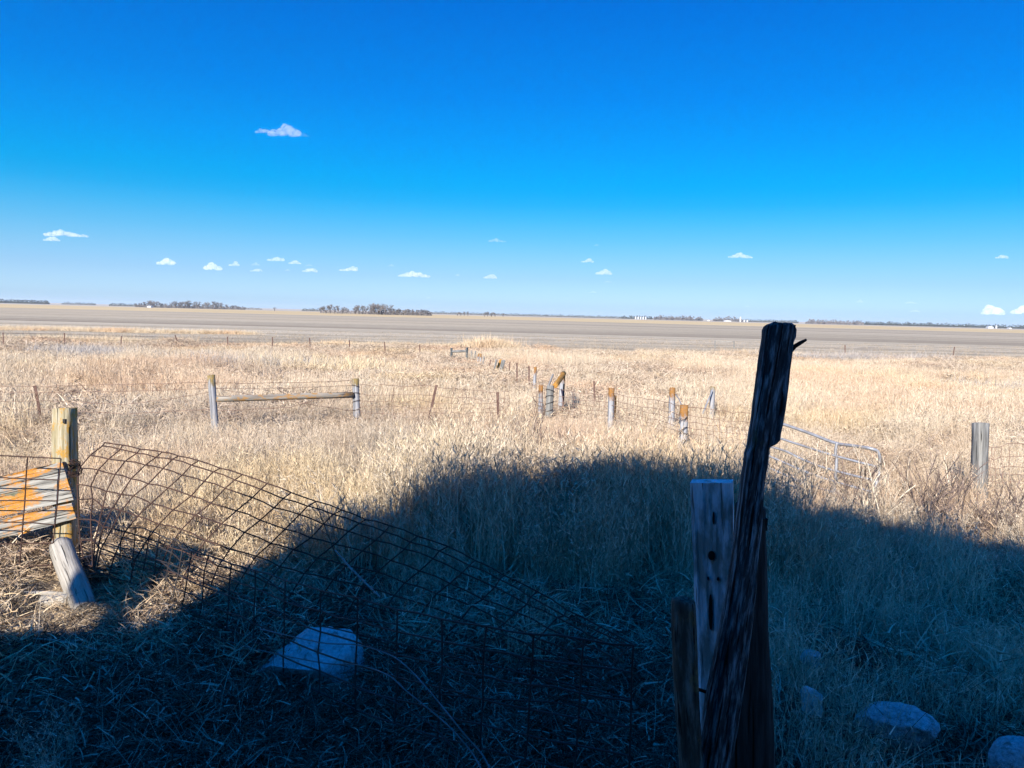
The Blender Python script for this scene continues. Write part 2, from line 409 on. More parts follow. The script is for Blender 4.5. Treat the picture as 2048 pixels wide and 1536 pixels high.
# ------------------------------------------------------------------ grass scatter
SRC = bpy.data.collections.new('grass sources')      # unlinked: only instanced
def src_mesh(name, mb, mat):
    me = bpy.data.meshes.new(name); me.from_pydata([tuple(v) for v in mb.v], [], mb.f); me.update(); me.materials.append(mat)
    o = bpy.data.objects.new(name, me); return o
def blade(mb, p, d, length, w, bend, segs=3, rng=rnd, curl=0.0):
    d = d.normalized(); side = d.cross(Vector((0, 0, 1)))
    if side.length < 1e-3: side = Vector((1, 0, 0))
    side.normalize()
    side = (Matrix.Rotation(rng.uniform(0, 3.14), 3, d) @ side)
    base = len(mb.v); q = p.copy(); 
    axis = Vector((rng.uniform(-1, 1), rng.uniform(-1, 1), rng.uniform(-.3, .3)))
    for i in range(segs + 1):
        t = i / segs; ww = w * (1 - t * .85) / 2
        if i < segs:
            mb.v += [q - side * ww, q + side * ww]
        else: mb.v.append(q.copy())
        d = (d + Vector((0, 0, -1)) * bend / segs + axis * curl / segs).normalized()
        q = q + d * (length / segs)
        if q.z < .004: q.z = .004
    for i in range(segs - 1):
        a = base + 2 * i; mb.f.append((a, a + 1, a + 3, a + 2))
    a = base + 2 * (segs - 1); mb.f.append((a, a + 1, a + 2))
def rdir(rng, emin, emax):
    a = rng.uniform(0, 2 * math.pi); e = R_(rng.uniform(emin, emax))
    return Vector((math.cos(a) * math.cos(e), math.sin(a) * math.cos(e), math.sin(e)))
def disc(rng, R):
    r = R * math.sqrt(rng.random()) * rng.uniform(.75, 1.0); a = rng.uniform(0, 6.2832); return r * math.cos(a), r * math.sin(a)
def clump(kind, mat, rng):
    mb = MB()
    if kind in ('mat', 'bigmat'):         # flattened, curled, criss-cross leaves
        R, n, w, lg = (.30, 340, 1.0, 1.0) if kind == 'mat' else (1.1, 950, 2.2, 1.6)
        for _ in range(n):
            x, y = disc(rng, R); z = rng.uniform(0, .10) * (1 + .8 * math.sin(x * 9 / R + 1) * math.sin(y * 7 / R))
            blade(mb, Vector((x, y, abs(z))), rdir(rng, -8, 58), rng.uniform(.05, .17) * lg, rng.uniform(.0042, .0085) * w, rng.uniform(0, .8), 4, rng, rng.uniform(0, 1.5))
    elif kind == 'litter':
        for _ in range(270):
            x, y = disc(rng, .28)
            blade(mb, Vector((x, y, rng.uniform(0, .06))), rdir(rng, -5, 40), rng.uniform(.03, .12), rng.uniform(.004, .010), rng.uniform(0, .6), 4, rng, rng.uniform(.2, 2.2))
        for _ in range(16):
            x, y = disc(rng, .28); blade(mb, Vector((x, y, .02)), rdir(rng, 10, 65), rng.uniform(.15, .38), .0035, rng.uniform(.2, .8), 5, rng, .6)
    elif kind in ('up', 'bigup'):
        R, n, w = (.28, 105, 1.0) if kind == 'up' else (.7, 330, 1.6)
        for _ in range(n):
            x, y = disc(rng, R); h = rng.uniform(.22, .62)
            e = rng.uniform(60, 89); d = (rdir(rng, e, e) + Vector((.10, .05, 0))).normalized(); p = Vector((x, y, 0))
            blade(mb, p, d, h, rng.uniform(.0036, .0068) * w, rng.uniform(0, .35), 4, rng, rng.uniform(0, .35))
            if rng.random() < .7:      # seed head and hanging leaf bits
                for _ in range(2):
                    blade(mb, p + d * h * rng.uniform(.55, .97), (d + rdir(rng, -30, 60) * .8).normalized(), rng.uniform(.03, .10), rng.uniform(.003, .006) * w, .3, 2, rng, .6)
            if rng.random() < .5:
                blade(mb, Vector((x, y, 0)), rdir(rng, 15, 70), rng.uniform(.12, .3), rng.uniform(.004, .007) * w, rng.uniform(.3, 1.2), 4, rng, .6)
    elif kind == 'weed':      # tall, finely branched
        for _ in range(12):
            x, y = disc(rng, .20); p = Vector((x, y, 0)); d = rdir(rng, 68, 89); h = rng.uniform(.45, .88)
            blade(mb, p, d, h, rng.uniform(.006, .010), rng.uniform(-.05, .25), 4, rng, .2)
            for _ in range(11):
                t = rng.uniform(.25, .98); q = p + d * h * t
                d2 = (d * .8 + rdir(rng, -10, 50) * .9).normalized(); ll = rng.uniform(.07, .22) * (1.15 - .6 * t)
                blade(mb, q, d2, ll, .0046, .05, 3, rng, .5)
                for _ in range(3):
                    blade(mb, q + d2 * ll * rng.uniform(.3, .95), (d2 * .5 + rdir(rng, -20, 70)).normalized(), rng.uniform(.02, .07), .0068, .1, 2, rng, .6)
    elif kind == 'feather':   # dense upright stems with short side sprays, paler towards nothing but their own straw
        for _ in range(36):
            x, y = disc(rng, .24); p = Vector((x, y, 0)); h = rng.uniform(.50, .98)
            e = rng.uniform(74, 89); d = (rdir(rng, e, e) + Vector((.06, .03, 0))).normalized()
            blade(mb, p, d, h, rng.uniform(.0045, .0075), rng.uniform(-.03, .14), 5, rng, .22)
            for _ in range(12):
                t = 1 - .62 * rng.random() ** 1.4; q = p + d * h * t
                blade(mb, q, (d + rdir(rng, 0, 60) * .6).normalized(), rng.uniform(.04, .12) * (1.25 - .6 * t), rng.uniform(.0042, .0068), .1, 2, rng, .9)
        for _ in range(12):
            x, y = disc(rng, .24); blade(mb, Vector((x, y, 0)), rdir(rng, 25, 70), rng.uniform(.3, .6), .005, .3, 4, rng, .4)
    elif kind == 'tuft':      # for patches in the far pasture
        for _ in range(34):
            p = Vector((rng.gauss(0, .14), rng.gauss(0, .14), 0))
            blade(mb, p, rdir(rng, 35, 88), rng.uniform(.16, .42), rng.uniform(.008, .015), rng.uniform(.1, .9), 3, rng, rng.uniform(0, .6))
    elif kind == 'bigtuft':
        for _ in range(620):
            x, y = disc(rng, 1.0); k = .75 + .5 * math.sin(x * 6 + 1) * math.sin(y * 5)
            blade(mb, Vector((x, y, 0)), rdir(rng, 30, 88), rng.uniform(.16, .42) * k, rng.uniform(.007, .015), rng.uniform(.1, 1.0), 3, rng, rng.uniform(0, .7))
    elif kind == 'stub':      # stubble
        for _ in range(16):
            p = Vector((rng.uniform(-.6, .6), rng.gauss(0, .03), 0))
            blade(mb, p, rdir(rng, 40, 88), rng.uniform(.06, .16), .02, .1, 2, rng, .1)
    return mb
VAR = {}
def variants(kind, mat, count):
    key = (kind, mat.name)
    if key not in VAR:
        rng = random.Random(hash(kind) % 1000 if False else sum(map(ord, kind + mat.name)))
        VAR[key] = [src_mesh(kind + '_clump', clump(kind, mat, rng), mat) for _ in range(count)]
    return VAR[key]

def scatter(name, pts, objs, scale, tilt=12, seed=1, kind='stuff'):
    """pts: list of (x, y, z, size factor); one object, instances through geometry nodes"""
    n = len(pts); rng = np.random.default_rng(seed)
    arr = np.array(pts, dtype=np.float32).reshape(-1, 4)
    me = bpy.data.meshes.new(name); me.vertices.add(n); me.vertices.foreach_set('co', arr[:, :3].ravel())
    rot = np.stack([np.radians(rng.normal(0, tilt, n)), np.radians(rng.normal(0, tilt, n)), rng.uniform(0, 6.283, n)], 1).astype(np.float32)
    sc = (arr[:, 3] * rng.uniform(scale[0], scale[1], n)).astype(np.float32)
    idx = rng.integers(0, len(objs), n).astype(np.int32)
    a = me.attributes.new('rot', 'FLOAT_VECTOR', 'POINT'); a.data.foreach_set('vector', rot.ravel())
    a = me.attributes.new('size', 'FLOAT', 'POINT'); a.data.foreach_set('value', sc)
    a = me.attributes.new('pick', 'INT', 'POINT'); a.data.foreach_set('value', idx)
    o = bpy.data.objects.new(name, me); COL.objects.link(o); o['kind'] = kind
    ng = bpy.data.node_groups.new(name, 'GeometryNodeTree')
    ng.interface.new_socket('Geometry', in_out='INPUT', socket_type='NodeSocketGeometry')
    ng.interface.new_socket('Geometry', in_out='OUTPUT', socket_type='NodeSocketGeometry')
    gi = ng.nodes.new('NodeGroupInput'); go = ng.nodes.new('NodeGroupOutput')
    join = ng.nodes.new('GeometryNodeGeometryToInstance')
    for ob in reversed(objs):
        oi = ng.nodes.new('GeometryNodeObjectInfo'); oi.inputs['Object'].default_value = ob
        ng.links.new(oi.outputs['Geometry'], join.inputs[0])
    ip = ng.nodes.new('GeometryNodeInstanceOnPoints'); ip.inputs['Pick Instance'].default_value = True
    def attr(nm, ty):
        x = ng.nodes.new('GeometryNodeInputNamedAttribute'); x.data_type = ty; x.inputs[0].default_value = nm
        return next(s for s in x.outputs if s.enabled and s.name == 'Attribute')
    ng.links.new(gi.outputs[0], ip.inputs['Points']); ng.links.new(join.outputs[0], ip.inputs['Instance'])
    ng.links.new(attr('pick', 'INT'), ip.inputs['Instance Index'])
    e2r = ng.nodes.new('FunctionNodeEulerToRotation'); ng.links.new(attr('rot', 'FLOAT_VECTOR'), e2r.inputs[0])
    ng.links.new(e2r.outputs[0], ip.inputs['Rotation']); ng.links.new(attr('size', 'FLOAT'), ip.inputs['Scale'])
    ng.links.new(ip.outputs[0], go.inputs[0])
    md = o.modifiers.new('scatter', 'NODES'); md.node_group = ng
    return o

def wedge(n, r0, r1, half, seed, power=1.0, keep=None, z=0.0):
    """n points in the wedge the view covers (with margin), density falling with distance; keep(x,y)->size factor or 0"""
    rng = random.Random(seed); out = []
    for _ in range(n):
        u = rng.random()
        r = (r0 ** power + u * (r1 ** power - r0 ** power)) ** (1 / power)
        a = R_(rng.uniform(-half, half)); x, y = r * math.sin(a), r * math.cos(a)
        k = keep(x, y, rng) if keep else 1.0
        if k <= 0: continue
        out.append((x, y, terrain(x, y) + z, k))
    return out
def nz(x, y, s, o=0.0): return noise.noise(Vector((x * s + o, y * s - o, o * .37)))

# hump of tall weeds in the barn's shadow, upright straw belt beyond it
def hump(x, y):
    f = math.exp(-(((x - .55) / 1.75) ** 4)) * math.exp(-(((y - 5.9) / 1.0) ** 4))
    return f
BARE = []          # spots kept low so that what lies there shows: (px, py, D, radius)
for px, py, D, r in ((112, 1110, 5.0, .2), (135, 1165, 4.7, .28), (165, 1215, 4.45, .26), (100, 1225, 4.4, .28), (60, 1210, 4.5, .22), (100, 1150, 4.8, .2), (560, 1330, 3.75, .10), (620, 1340, 3.75, .16), (680, 1340, 3.75, .10),
                     (2020, 1540, 2.8, .08)):
    q = P(px, py, D); BARE.append((q.x, q.y, r))
def bare(x, y, pad):
    return any((x - a) ** 2 + (y - b) ** 2 < (r + pad) ** 2 for a, b, r in BARE)
def gate_zone(x, y): return .5 if 2.3 < x < 4.1 and 6.0 < y < 8.7 else 1.0
def k_mat(x, y, rng):
    if bare(x, y, .12): return .38 if x < -1.2 and y > 3.9 else 0
    if x > .9 and y < 6.2 and rng.random() < .7: return 0
    if x <= .9 and y < (3.75 + .75 * (x + 2.5) if x < -1.3 else 5.0) and rng.random() < (.9 if x < -.6 else .65): return 0  # pale mats thinned inside the shadow edge so darker litter deepens the shade
    s = 1.0 + .45 * nz(x, y, .6) + .25 * nz(x, y, 2.1, 4)
    if hump(x, y) > .6 and rng.random() < .6: return 0
    return s * (1.0 if y > 7 else .9) * gate_zone(x, y)
def k_lit(x, y, rng):
    if bare(x, y, .12): return .42 if y > 3.9 and x < -1 else 0
    return .95 + .4 * nz(x, y, .8, 5)
def k_up(x, y, rng):
    if bare(x, y, .3): return 0
    belt = math.exp(-(((y - 8.3 - .12 * x) / 3.0) ** 4)) * (1 if x > -3.2 else .25)
    d = .14 + .75 * belt + .9 * max(0, nz(x, y, .21, 3))
    if y < 4.2: d *= .15 if x < 1.0 else .5
    if x < -1.2 and y < 6: d *= .35
    if x > 1.2 and y < 7.5: d = max(d, .5)
    if rng.random() > d: return 0
    return (.78 + .35 * nz(x, y, .35, 8) + .2 * nz(x, y, 1.7, 3)) * (.75 if y < 4.5 else 1) * (gate_zone(x, y) if rng.random() < .8 else 1)
def k_weed(x, y, rng):
    h = hump(x, y) * .55
    right = .40 * math.exp(-(((x - 3.3) / 1.6) ** 4)) * math.exp(-(((y - 6.0) / 1.6) ** 4))
    left = .35 * math.exp(-(((x + 1.75) / .25) ** 4)) * math.exp(-(((y - 2.6) / .3) ** 4))
    d = max(h, right, left)
    if rng.random() > d: return 0
    return (.86 + .22 * nz(x, y, .9, 2) + .15 * nz(x, y, 2.5, 7)) * (.95 if h >= right and h >= left else .5)
def k_feather(x, y, rng):
    h = hump(x, y)
    belt = .75 * math.exp(-(((x - .2) / 2.6) ** 4)) * math.exp(-(((y - 7.6) / 1.5) ** 4))
    rt = .3 * math.exp(-(((x - 2.7) / .9) ** 4)) * math.exp(-(((y - 6.4) / 1.0) ** 4))
    d = max(h, belt * (.45 + nz(x, y, .8, 11)), rt)
    if rng.random() > d: return 0
    return (.90 + .30 * nz(x, y, 1.1, 2) + .22 * nz(x, y, 2.9, 7)) * (1.0 if h > .5 else .68) * gate_zone(x, y)
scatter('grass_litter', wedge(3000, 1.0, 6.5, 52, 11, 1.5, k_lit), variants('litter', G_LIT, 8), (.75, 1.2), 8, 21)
scatter('matted_grass', wedge(5600, 3.9, 15, 46, 12, 1.35, k_mat), variants('mat', G_MAT, 9), (.85, 1.35), 9, 22)
scatter('upright_grass', wedge(3600, 2.6, 15, 46, 13, 1.5, k_up), variants('up', G_UP, 8), (.75, 1.2), 6, 23)
scatter('tall_weeds', wedge(2600, 2.3, 8, 40, 14, 1.6, k_weed), variants('weed', G_WEED, 7), (.75, 1.12), 8, 24)
scatter('feathery_weeds', wedge(2400, 4.4, 9.5, 34, 18, 1.7, k_feather), variants('feather', G_FEATHER, 8), (.78, 1.1), 4, 32)
def k_far(x, y, rng):
    if y > edge_near(x) - .6: return 0
    s = nz(x, y, .22, 4) + .5 * nz(x, y, .7, 9)
    return max(.3, .72 + .55 * s)
scatter('pasture_grass', wedge(5200, 13, 62, 42, 15, 1.35, k_far), variants('bigtuft', G_UP, 8), (.7, 1.15), 5, 25)
def k_far2(x, y, rng):
    if y > edge_near(x) - .8: return 0
    return 1.0 if rng.random() < max(.15, .5 + 1.2 * nz(x, y, .16, 17)) else 0
scatter('pasture_thatch', wedge(4600, 12.5, 60, 42, 16, 1.3, k_far2), variants('bigmat', G_MAT, 8), (.8, 1.3), 5, 26)
scatter('pasture_straw', wedge(2600, 13, 34, 42, 17, 1.3, lambda x, y, r: 1.0 if r.random() < max(0, .25 + 1.3 * nz(x, y, .13, 23)) else 0), variants('bigup', G_UP, 6), (.75, 1.1), 5, 31)
def blob(cx, cy, rx, ry, n, seed, size=1.0):
    rng = random.Random(seed); out = []
    for _ in range(n):
        a = rng.uniform(0, 6.283); r = math.sqrt(rng.random()) * (1 + .3 * math.sin(3 * a + seed))
        x, y = cx + rx * r * math.cos(a), cy + ry * r * math.sin(a)
        out.append((x, y, terrain(x, y), size * rng.uniform(.8, 1.15)))
    return out
pt = []
for px, py, rx, ry, n in ((650, 748, 2.4, 1.5, 300), (560, 742, 1.8, 1.2, 90)):
    g, t = ground_hit(px, py); pt += blob(g.x, g.y, rx, ry, n, px, 1.25)
scatter('yellow_grass_patch', pt, variants('tuft', G_YEL, 4), (.9, 1.4), 10, 27)
pt = []
for px, py, rx, ry, n in ((515, 746, 2.2, 1.0, 240), (205, 722, 1.3, 1.0, 160), (330, 728, 3, 1.2, 160), (1980, 800, 1.2, .8, 90), (150, 712, 1.8, .9, 120), (1740, 720, 6, 2.2, 260)):
    g, t = ground_hit(px, py); pt += blob(g.x, g.y, rx, ry, n, px, 1.25)
scatter('grey_weed_patches', pt, variants('tuft', G_GREY, 4), (.9, 1.4), 10, 28)
# tall rough grass along the field edge and grassy strips within the field
pt = []
rng = random.Random(5)
for _ in range(5000):
    x = rng.uniform(-48, 58); y = edge_near(x) + rng.gauss(-.3, .35)
    if nz(x, y, .12, 6) > -.12: pt.append((x, y, terrain(x, y), .9 + .7 * nz(x, y, .3)))
for _ in range(3600):
    t = rng.random(); x = -62 + 40 * t ** 1.2 + rng.gauss(0, .5); y = 63 + 2.5 * nz(x, 0, .1, 3) + rng.gauss(0, 2.2) * (1.15 - t) ** 1.5
    pt.append((x, y, terrain(x, y), 1.1))
for _ in range(260):
    g = (-1.2 + rng.gauss(0, .6), 47.0 + rng.gauss(0, .4)); pt.append((g[0], g[1], terrain(*g), 1.9))
scatter('field_edge_grass', pt, variants('tuft', G_TAN, 5), (.8, 1.3), 10, 29)
pt = []
for _ in range(3500):
    u = rng.random(); y = 48.5 + 34 * u ** 1.5; x = rng.uniform(-.8, .85) * y
    y += edge_near(x) - 47.5
    y = round(y / .76) * .76 + rng.gauss(0, .04)
    pt.append((x, y, terrain(x, y) + .03, 1.0))
scatter('crop_stubble', pt, variants('stub', G_STUB, 4), (.7, 1.2), 5, 30)

# ------------------------------------------------------------------ posts
def round_loops(base, top, r0, r1, seed, n=12, rings=9, rough=.10, square=0.0, yaw=0.0):
    ax = (top - base); d = ax.normalized(); a = Vector((0, 1, 0)).cross(d); a.normalize(); b = d.cross(a)
    if yaw: 
        Rm = Matrix.Rotation(yaw, 3, d); a = Rm @ a; b = Rm @ b
    loops = []
    for i in range(rings + 1):
        t = i / rings; c = base + ax * t; r = r0 + (r1 - r0) * t; lp = []
        for k in range(n):
            an = 2 * math.pi * k / n + (math.pi / n)
            cx, sx = math.cos(an), math.sin(an)
            q = 1.0
            if square: q = 1 + square * (1 / max(abs(cx), abs(sx)) - 1)
            w = 1 + rough * noise.noise(Vector((cx * 1.6 + seed, sx * 1.6 - seed, t * 1.5))) + rough * .7 * noise.noise(Vector((cx * 5 + seed, sx * 5, t * 3 + seed)))
            z = 0
            if i == rings: z = rough * .5 * r * 3 * noise.noise(Vector((cx * 1.3, sx * 1.3, seed * 3.3)))
            lp.append(c + (a * cx + b * sx) * r * q * w + d * z)
        loops.append(lp)
    return loops
def local_build(mb, name, mat, origin, parent=None, smooth=False, axis=None):
    """build with the origin (and Z along axis) moved to the thing's base so that object-space grain follows the timber"""
    M = Matrix.Translation(origin)
    if axis is not None: M = M @ axis.to_track_quat('Z', 'Y').to_matrix().to_4x4()
    Mi = M.inverted()
    mb.v = [Mi @ v for v in mb.v]
    me = bpy.data.meshes.new(name); me.from_pydata([tuple(v) for v in mb.v], [], mb.f); me.update()
    me.materials.append(mat)
    if smooth: me.polygons.foreach_set('use_smooth', [len(p.vertices) == 4 for p in me.polygons])
    o = bpy.data.objects.new(name, me); COL.objects.link(o)
    if parent is not None:
        o.parent = parent; o.matrix_parent_inverse = parent_mat(parent).inverted()
    o.matrix_basis = M
    return o
SEED = [0]
def post(name, xt, yt, xb, yb, wpx, mat, label, group=None, hid=.25, D=None, cat='fence post', square=0.0, parent=None, ring=None, yaw=0.0):
    """a wooden post from its pixel top and the pixel where it goes into the grass (hid m above the ground)"""
    SEED[0] += 1.37
    if D is None:
        g, D = ground_hit(xb, yb, hid)
    top = P(xt, yt, D); low = P(xb, yb, D)
    ax = (low - top); gz = terrain(low.x, low.y) - .12
    if ax.z > -1e-3: ax = Vector((0, 0, -1))
    base = top + ax * ((top.z - gz) / -ax.z)
    r = wpx / 2 * D / F
    mb = MB().loft(round_loops(base, top, r * 1.08, r, SEED[0], square=square, yaw=yaw))
    o = local_build(mb, name, mat, base, parent, True, (top - base))
    if parent is None: tag(o, label, cat, group)
    return o, base, top, r, D
def t_post(name, xt, yt, xb, yb, wpx, label, group=None, hid=.25, D=None, mat=None):
    if D is None: g, D = ground_hit(xb, yb, hid)
    top = P(xt, yt, D); low = P(xb, yb, D); ax = low - top; gz = terrain(low.x, low.y) - .12
    base = top + ax * ((top.z - gz) / -ax.z); d = (top - base).normalized()
    w = max(wpx * D / F, .03)
    side = Vector((1, 0, 0)); side = (side - d * side.dot(d)).normalized(); fwd = d.cross(side)
    pr = [(-.5, -.12), (.5, -.12), (.5, .05), (.1, .05), (.1, .6), (-.1, .6), (-.1, .05), (-.5, .05)]
    loops = [[c + side * u * w + fwd * v * w for u, v in pr] for c in (base, base + (top - base) * .5, top)]
    mb = MB().loft(loops)
    h = (top - base).length; k = 0.1
    while k < h - .05:      # studs
        mb.box(base + d * k - fwd * w * .2, w * .28, w * .22, .02); k += .09
    o = local_build(mb, name, mat or M_TPOST, base, None, False, d); tag(o, label, 'fence post', group)
    return o, base, top, D

def wire(name, pts, r, mat, parent, n=5): return MB().tube(pts, r, n).build(name, mat, parent)
def jit(p, s, rng): return p + Vector((rng.gauss(0, s), rng.gauss(0, s), rng.gauss(0, s)))
def woven(name, label, top, bot, cols, rows, mat, r, D=None, seed=1, cat='wire fence', group=None, jitter=.008, gap=0.75, skip=0.0, over=None):
    """woven wire: top/bot are lists of (px,py[,D]); cols = stays, rows = line wires (closer at the bottom)"""
    rng = random.Random(seed)
    def track(lst):
        out = []
        for q in lst:
            d = q[2] if len(q) > 2 else D
            out.append(P(q[0], q[1], d))
        return out
    T, B = track(top), track(bot)
    def along(tr, u):
        x = u * (len(tr) - 1); i = min(int(x), len(tr) - 2); f = x - i
        return tr[i].lerp(tr[i + 1], f)
    grid = []
    for i in range(cols):
        u = i / (cols - 1); row = []
        for j in range(rows):
            v = 1 - (1 - j / (rows - 1)) ** 1.0 if gap == 1 else 1 - (1 - j / (rows - 1)) ** (1 / gap) if False else (j / (rows - 1)) ** gap
            p = jit(along(T, u).lerp(along(B, u), v), jitter, rng)
            if over: p = over(p, u, v)
            p.z = max(p.z, terrain(p.x, p.y) + .01)
            row.append(p)
        grid.append(row)
    org = grid[0][-1].copy()
    t = thing(name, org, label, cat, group)
    for j in range(rows):
        pts = []
        for i in range(cols):
            pts.append(grid[i][j])
            if i < cols - 1:
                m = grid[i][j].lerp(grid[i + 1][j], .5); pts.append(jit(m, jitter * .25, rng))
        wire('line_wire', pts, r, mat, t)
    for i in range(cols):
        if rng.random() < skip: continue
        wire('stay_wire', [grid[i][j] for j in range(rows)], r * .92, mat, t)
    return t, grid

# --- mid distance fence, from the left edge to the tall post
gM = 'posts of the middle fence'
oA = post('wooden_post', 422, 750, 430, 852, 14, W_TOP2, 'grey round post left of the lichened brace rail', gM)
oB = post('wooden_post', 711, 757, 714, 842, 13, W_TOP2, 'upright grey post at the right end of the brace rail, wrapped in wire', gM)
def brace_rail(a, b, r, mat, name, label):
    t = local_build(MB().loft(round_loops(a, b, r, r, 9.1, rings=8, rough=.18)), name, mat, a, None, True, b - a); tag(t, label, 'fence rail'); return t
DA, DB = oA[4], oB[4]
brace_rail(P(433, 798, DA - .06), P(706, 790, DB - .06), .040, W_GREY_L, 'brace_rail', 'horizontal lichened rail bracing two grey posts')
w = thing('wire_strands', oB[2] + Vector((0, -.08, -.2)), 'dark wire wrapped in rings round the right brace post', 'wire')
for k in range(5):
    pp = []
    c = oB[1].lerp(oB[2], .45 + k * .11)
    for q in range(11):
        a = 2 * math.pi * q / 10; pp.append(c + Vector((math.cos(a) * (oB[3] + .012), math.sin(a) * (oB[3] + .012), .02 * math.sin(a + k))))
    wire('wire_ring', pp, .004, M_RUST, w)
t_post('steel_post', 70, 771, 84, 850, 6, 'leaning rusty steel post between barbed wire strands at far left', gM, D=DA)
t_post('steel_post', 873, 770, 857, 842, 5, 'rusty steel post leaning left inside the woven wire panel', gM, D=DB)
t_post('steel_post', 995, 784, 996, 838, 5, 'upright rusty steel post at the right end of the woven wire panel', gM, D=DB)
barb = thing('barbed_wire_fence', P(0, 800, DA), 'rusty barbed strands strung from the left edge across the brace', 'wire fence')
rng = random.Random(3)
for (pl) in (((-60, 773, 10.2), (0, 772, 10), (70, 773, DA), (250, 769, DA), (419, 765, DA)), ((-60, 785, 10.2), (70, 785, DA), (250, 783, DA), (419, 776, DA)),
             ((-60, 806, 10.2), (72, 801, DA), (250, 809, DA), (350, 797, DA), (419, 784, DA)), ((-60, 822, 10.2), (76, 818, DA), (250, 828, DA), (419, 818, DA)),
             ((432, 766, DA), (570, 766, DA + .4), (706, 762, DB)), ((432, 776, DA), (570, 777, DA + .4), (706, 771, DB)), ((432, 777, DA), (560, 800, DA + .3), (706, 822, DB)), ((432, 822, DA), (580, 815, DA + .3), (706, 779, DB))):
    pts = [P(*q) for q in pl]; fine = []
    for i in range(len(pts) - 1):
        for k in range(8): fine.append(jit(pts[i].lerp(pts[i + 1], k / 8), .004, rng))
    fine.append(pts[-1]); wi = wire('strand', fine, .0035, M_RUST_P, barb, 4)
woven('woven_wire_fence', 'sagging rusty woven wire between the brace post and the steel posts', [(722, 768, DB), (790, 770, DB), (870, 773, DB), (940, 780, DB), (995, 785, DB), (1016, 783, DB)],
      [(722, 846, DB), (790, 846, DB), (862, 846, DB), (940, 842, DB), (995, 838, DB), (1012, 834, DB)], 17, 7, M_RUST_P, .0036, seed=4, jitter=.014)

o1 = post('wooden_post', 1082, 770, 1081, 824, 9, W_TOP, 'slim grey post with orange top left of the thick wire wrapped corner post', gM)
o2 = post('wooden_post', 1101, 771, 1098, 828, 15, W_GREY, 'thick grey corner post wrapped in dark wire, no lichen cap', gM)
D2 = o2[4]
w = thing('wire_strands', o2[2] + Vector((0, -.08, -.2)), 'dark wire looped round the thick grey corner post', 'wire')
for k in range(5):
    c = o2[1].lerp(o2[2], .42 + k * .12)
    wire('wire_ring', [c + Vector((math.cos(a) * (o2[3] + .012), math.sin(a) * (o2[3] + .012), .03 * math.sin(a + k))) for a in [2 * math.pi * q / 10 for q in range(11)]], .005, M_DARKW, w)
o3 = post('wooden_post', 1126, 744, 1122, 800, 10, W_TOP, 'tall grey post with orange lichen top propping the slanting brace', gM, D=D2 + 1.6)
a, b = P(1110, 772, D2 + .1), P(1128, 747, D2 + 1.45)
brace_rail(a, b, .042, W_ORANGE, 'slanting_brace', 'orange lichened timber slanting up to the tall grey post')
mb = MB().tube([P(1097, 772, D2 + .3), P(1106, 749, D2 + 1.0)], .018, 6)
tag(local_build(mb, 'thin_pole', W_PALE, P(1097, 772, D2 + .3), None), 'thin pale pole slanting behind the thick corner post', 'pole')
t_post('steel_post', 1188, 762, 1189, 802, 3, 'thin rusty steel post standing alone behind the woven wire', gM)
t_post('steel_post', 1128, 768, 1126, 818, 3, 'thin rod beside the tall propped post', gM, D=D2 + .9)
o4 = post('wooden_post', 1223, 776, 1221, 847, 12, W_TOP, 'grey post with orange cap doubled by a brown post', gM)
D4 = o4[4]
post('wooden_post', 1229, 791, 1227, 838, 9, W_ORANGE, 'short orange brown post tied behind a capped grey post', gM, D=D4 + .12)
o5 = post('wooden_post', 1345, 775, 1342, 846, 12, W_TOP, 'grey post with orange cap and a wire stay down to the nearer post', gM)
o6 = post('wooden_post', 1368, 810, 1365, 897, 17, W_TOP, 'nearest pale grey post with orange cap, dark wire twisted low around it', gM)
D5, D6 = o5[4], o6[4]
o7 = post('wooden_post', 1426, 773, 1423, 828, 10, W_TOP2, 'grey post with thin orange top and a white stay slanting off it', gM)
D7 = o7[4]
tag(wire('stay_cable', [P(1350, 787, D5), P(1358, 798, (D5 + D6) / 2), P(1364, 813, D6)], .006, M_GALV, None), 'grey wire stay between two orange capped posts', 'wire')
tag(wire('stay_cable', [P(1425, 780, D7 - .1), P(1405, 828, D7 - .3)], .012, M_GALV, None), 'white stay slanting down left of the thin capped post', 'wire')
w = thing('wire_strands', P(1366, 870, D6), 'dark wire twisted low round the nearest capped post', 'wire')
for k, y in enumerate((842, 858, 868, 880)):
    wire('wire_ring', [P(1357, y + 5, D6 - .07), P(1362, y + (6 if k % 2 else -5), D6 - .09), P(1368, y - 2, D6 - .09), P(1374, y - 8 + 4 * k, D6 - .06)], .005, M_DARKW, w)
Dm = (D2 + D4) / 2
woven('woven_wire_fence', 'rusty woven wire strung between the corner post and the doubled post', [(1066, 771, D2), (1103, 774, D2), (1160, 785, Dm), (1222, 789, D4)], [(1066, 822, D2), (1103, 832, D2), (1160, 842, Dm), (1222, 848, D4)], 16, 7, M_RUST_P, .0038, seed=5)
woven('woven_wire_fence', 'rusty woven wire between the doubled post and the nearest capped post', [(1222, 785, D4), (1260, 795, D4 - .5), (1310, 800, (D4 + D6) / 2), (1366, 813, D6)], [(1222, 848, D4), (1260, 858, D4 - .5), (1310, 872, (D4 + D6) / 2), (1366, 893, D6)], 15, 8, M_RUST_P, .0036, seed=6)
woven('woven_wire_fence', 'rusty woven wire running from the nearest capped post behind the tall split post', [(1368, 812, D6), (1430, 821, D6), (1500, 828, D6), (1560, 838, D6)], [(1368, 893, D6), (1430, 900, D6), (1500, 906, D6), (1560, 915, D6)], 17, 8, M_RUST_P, .0036, seed=7)

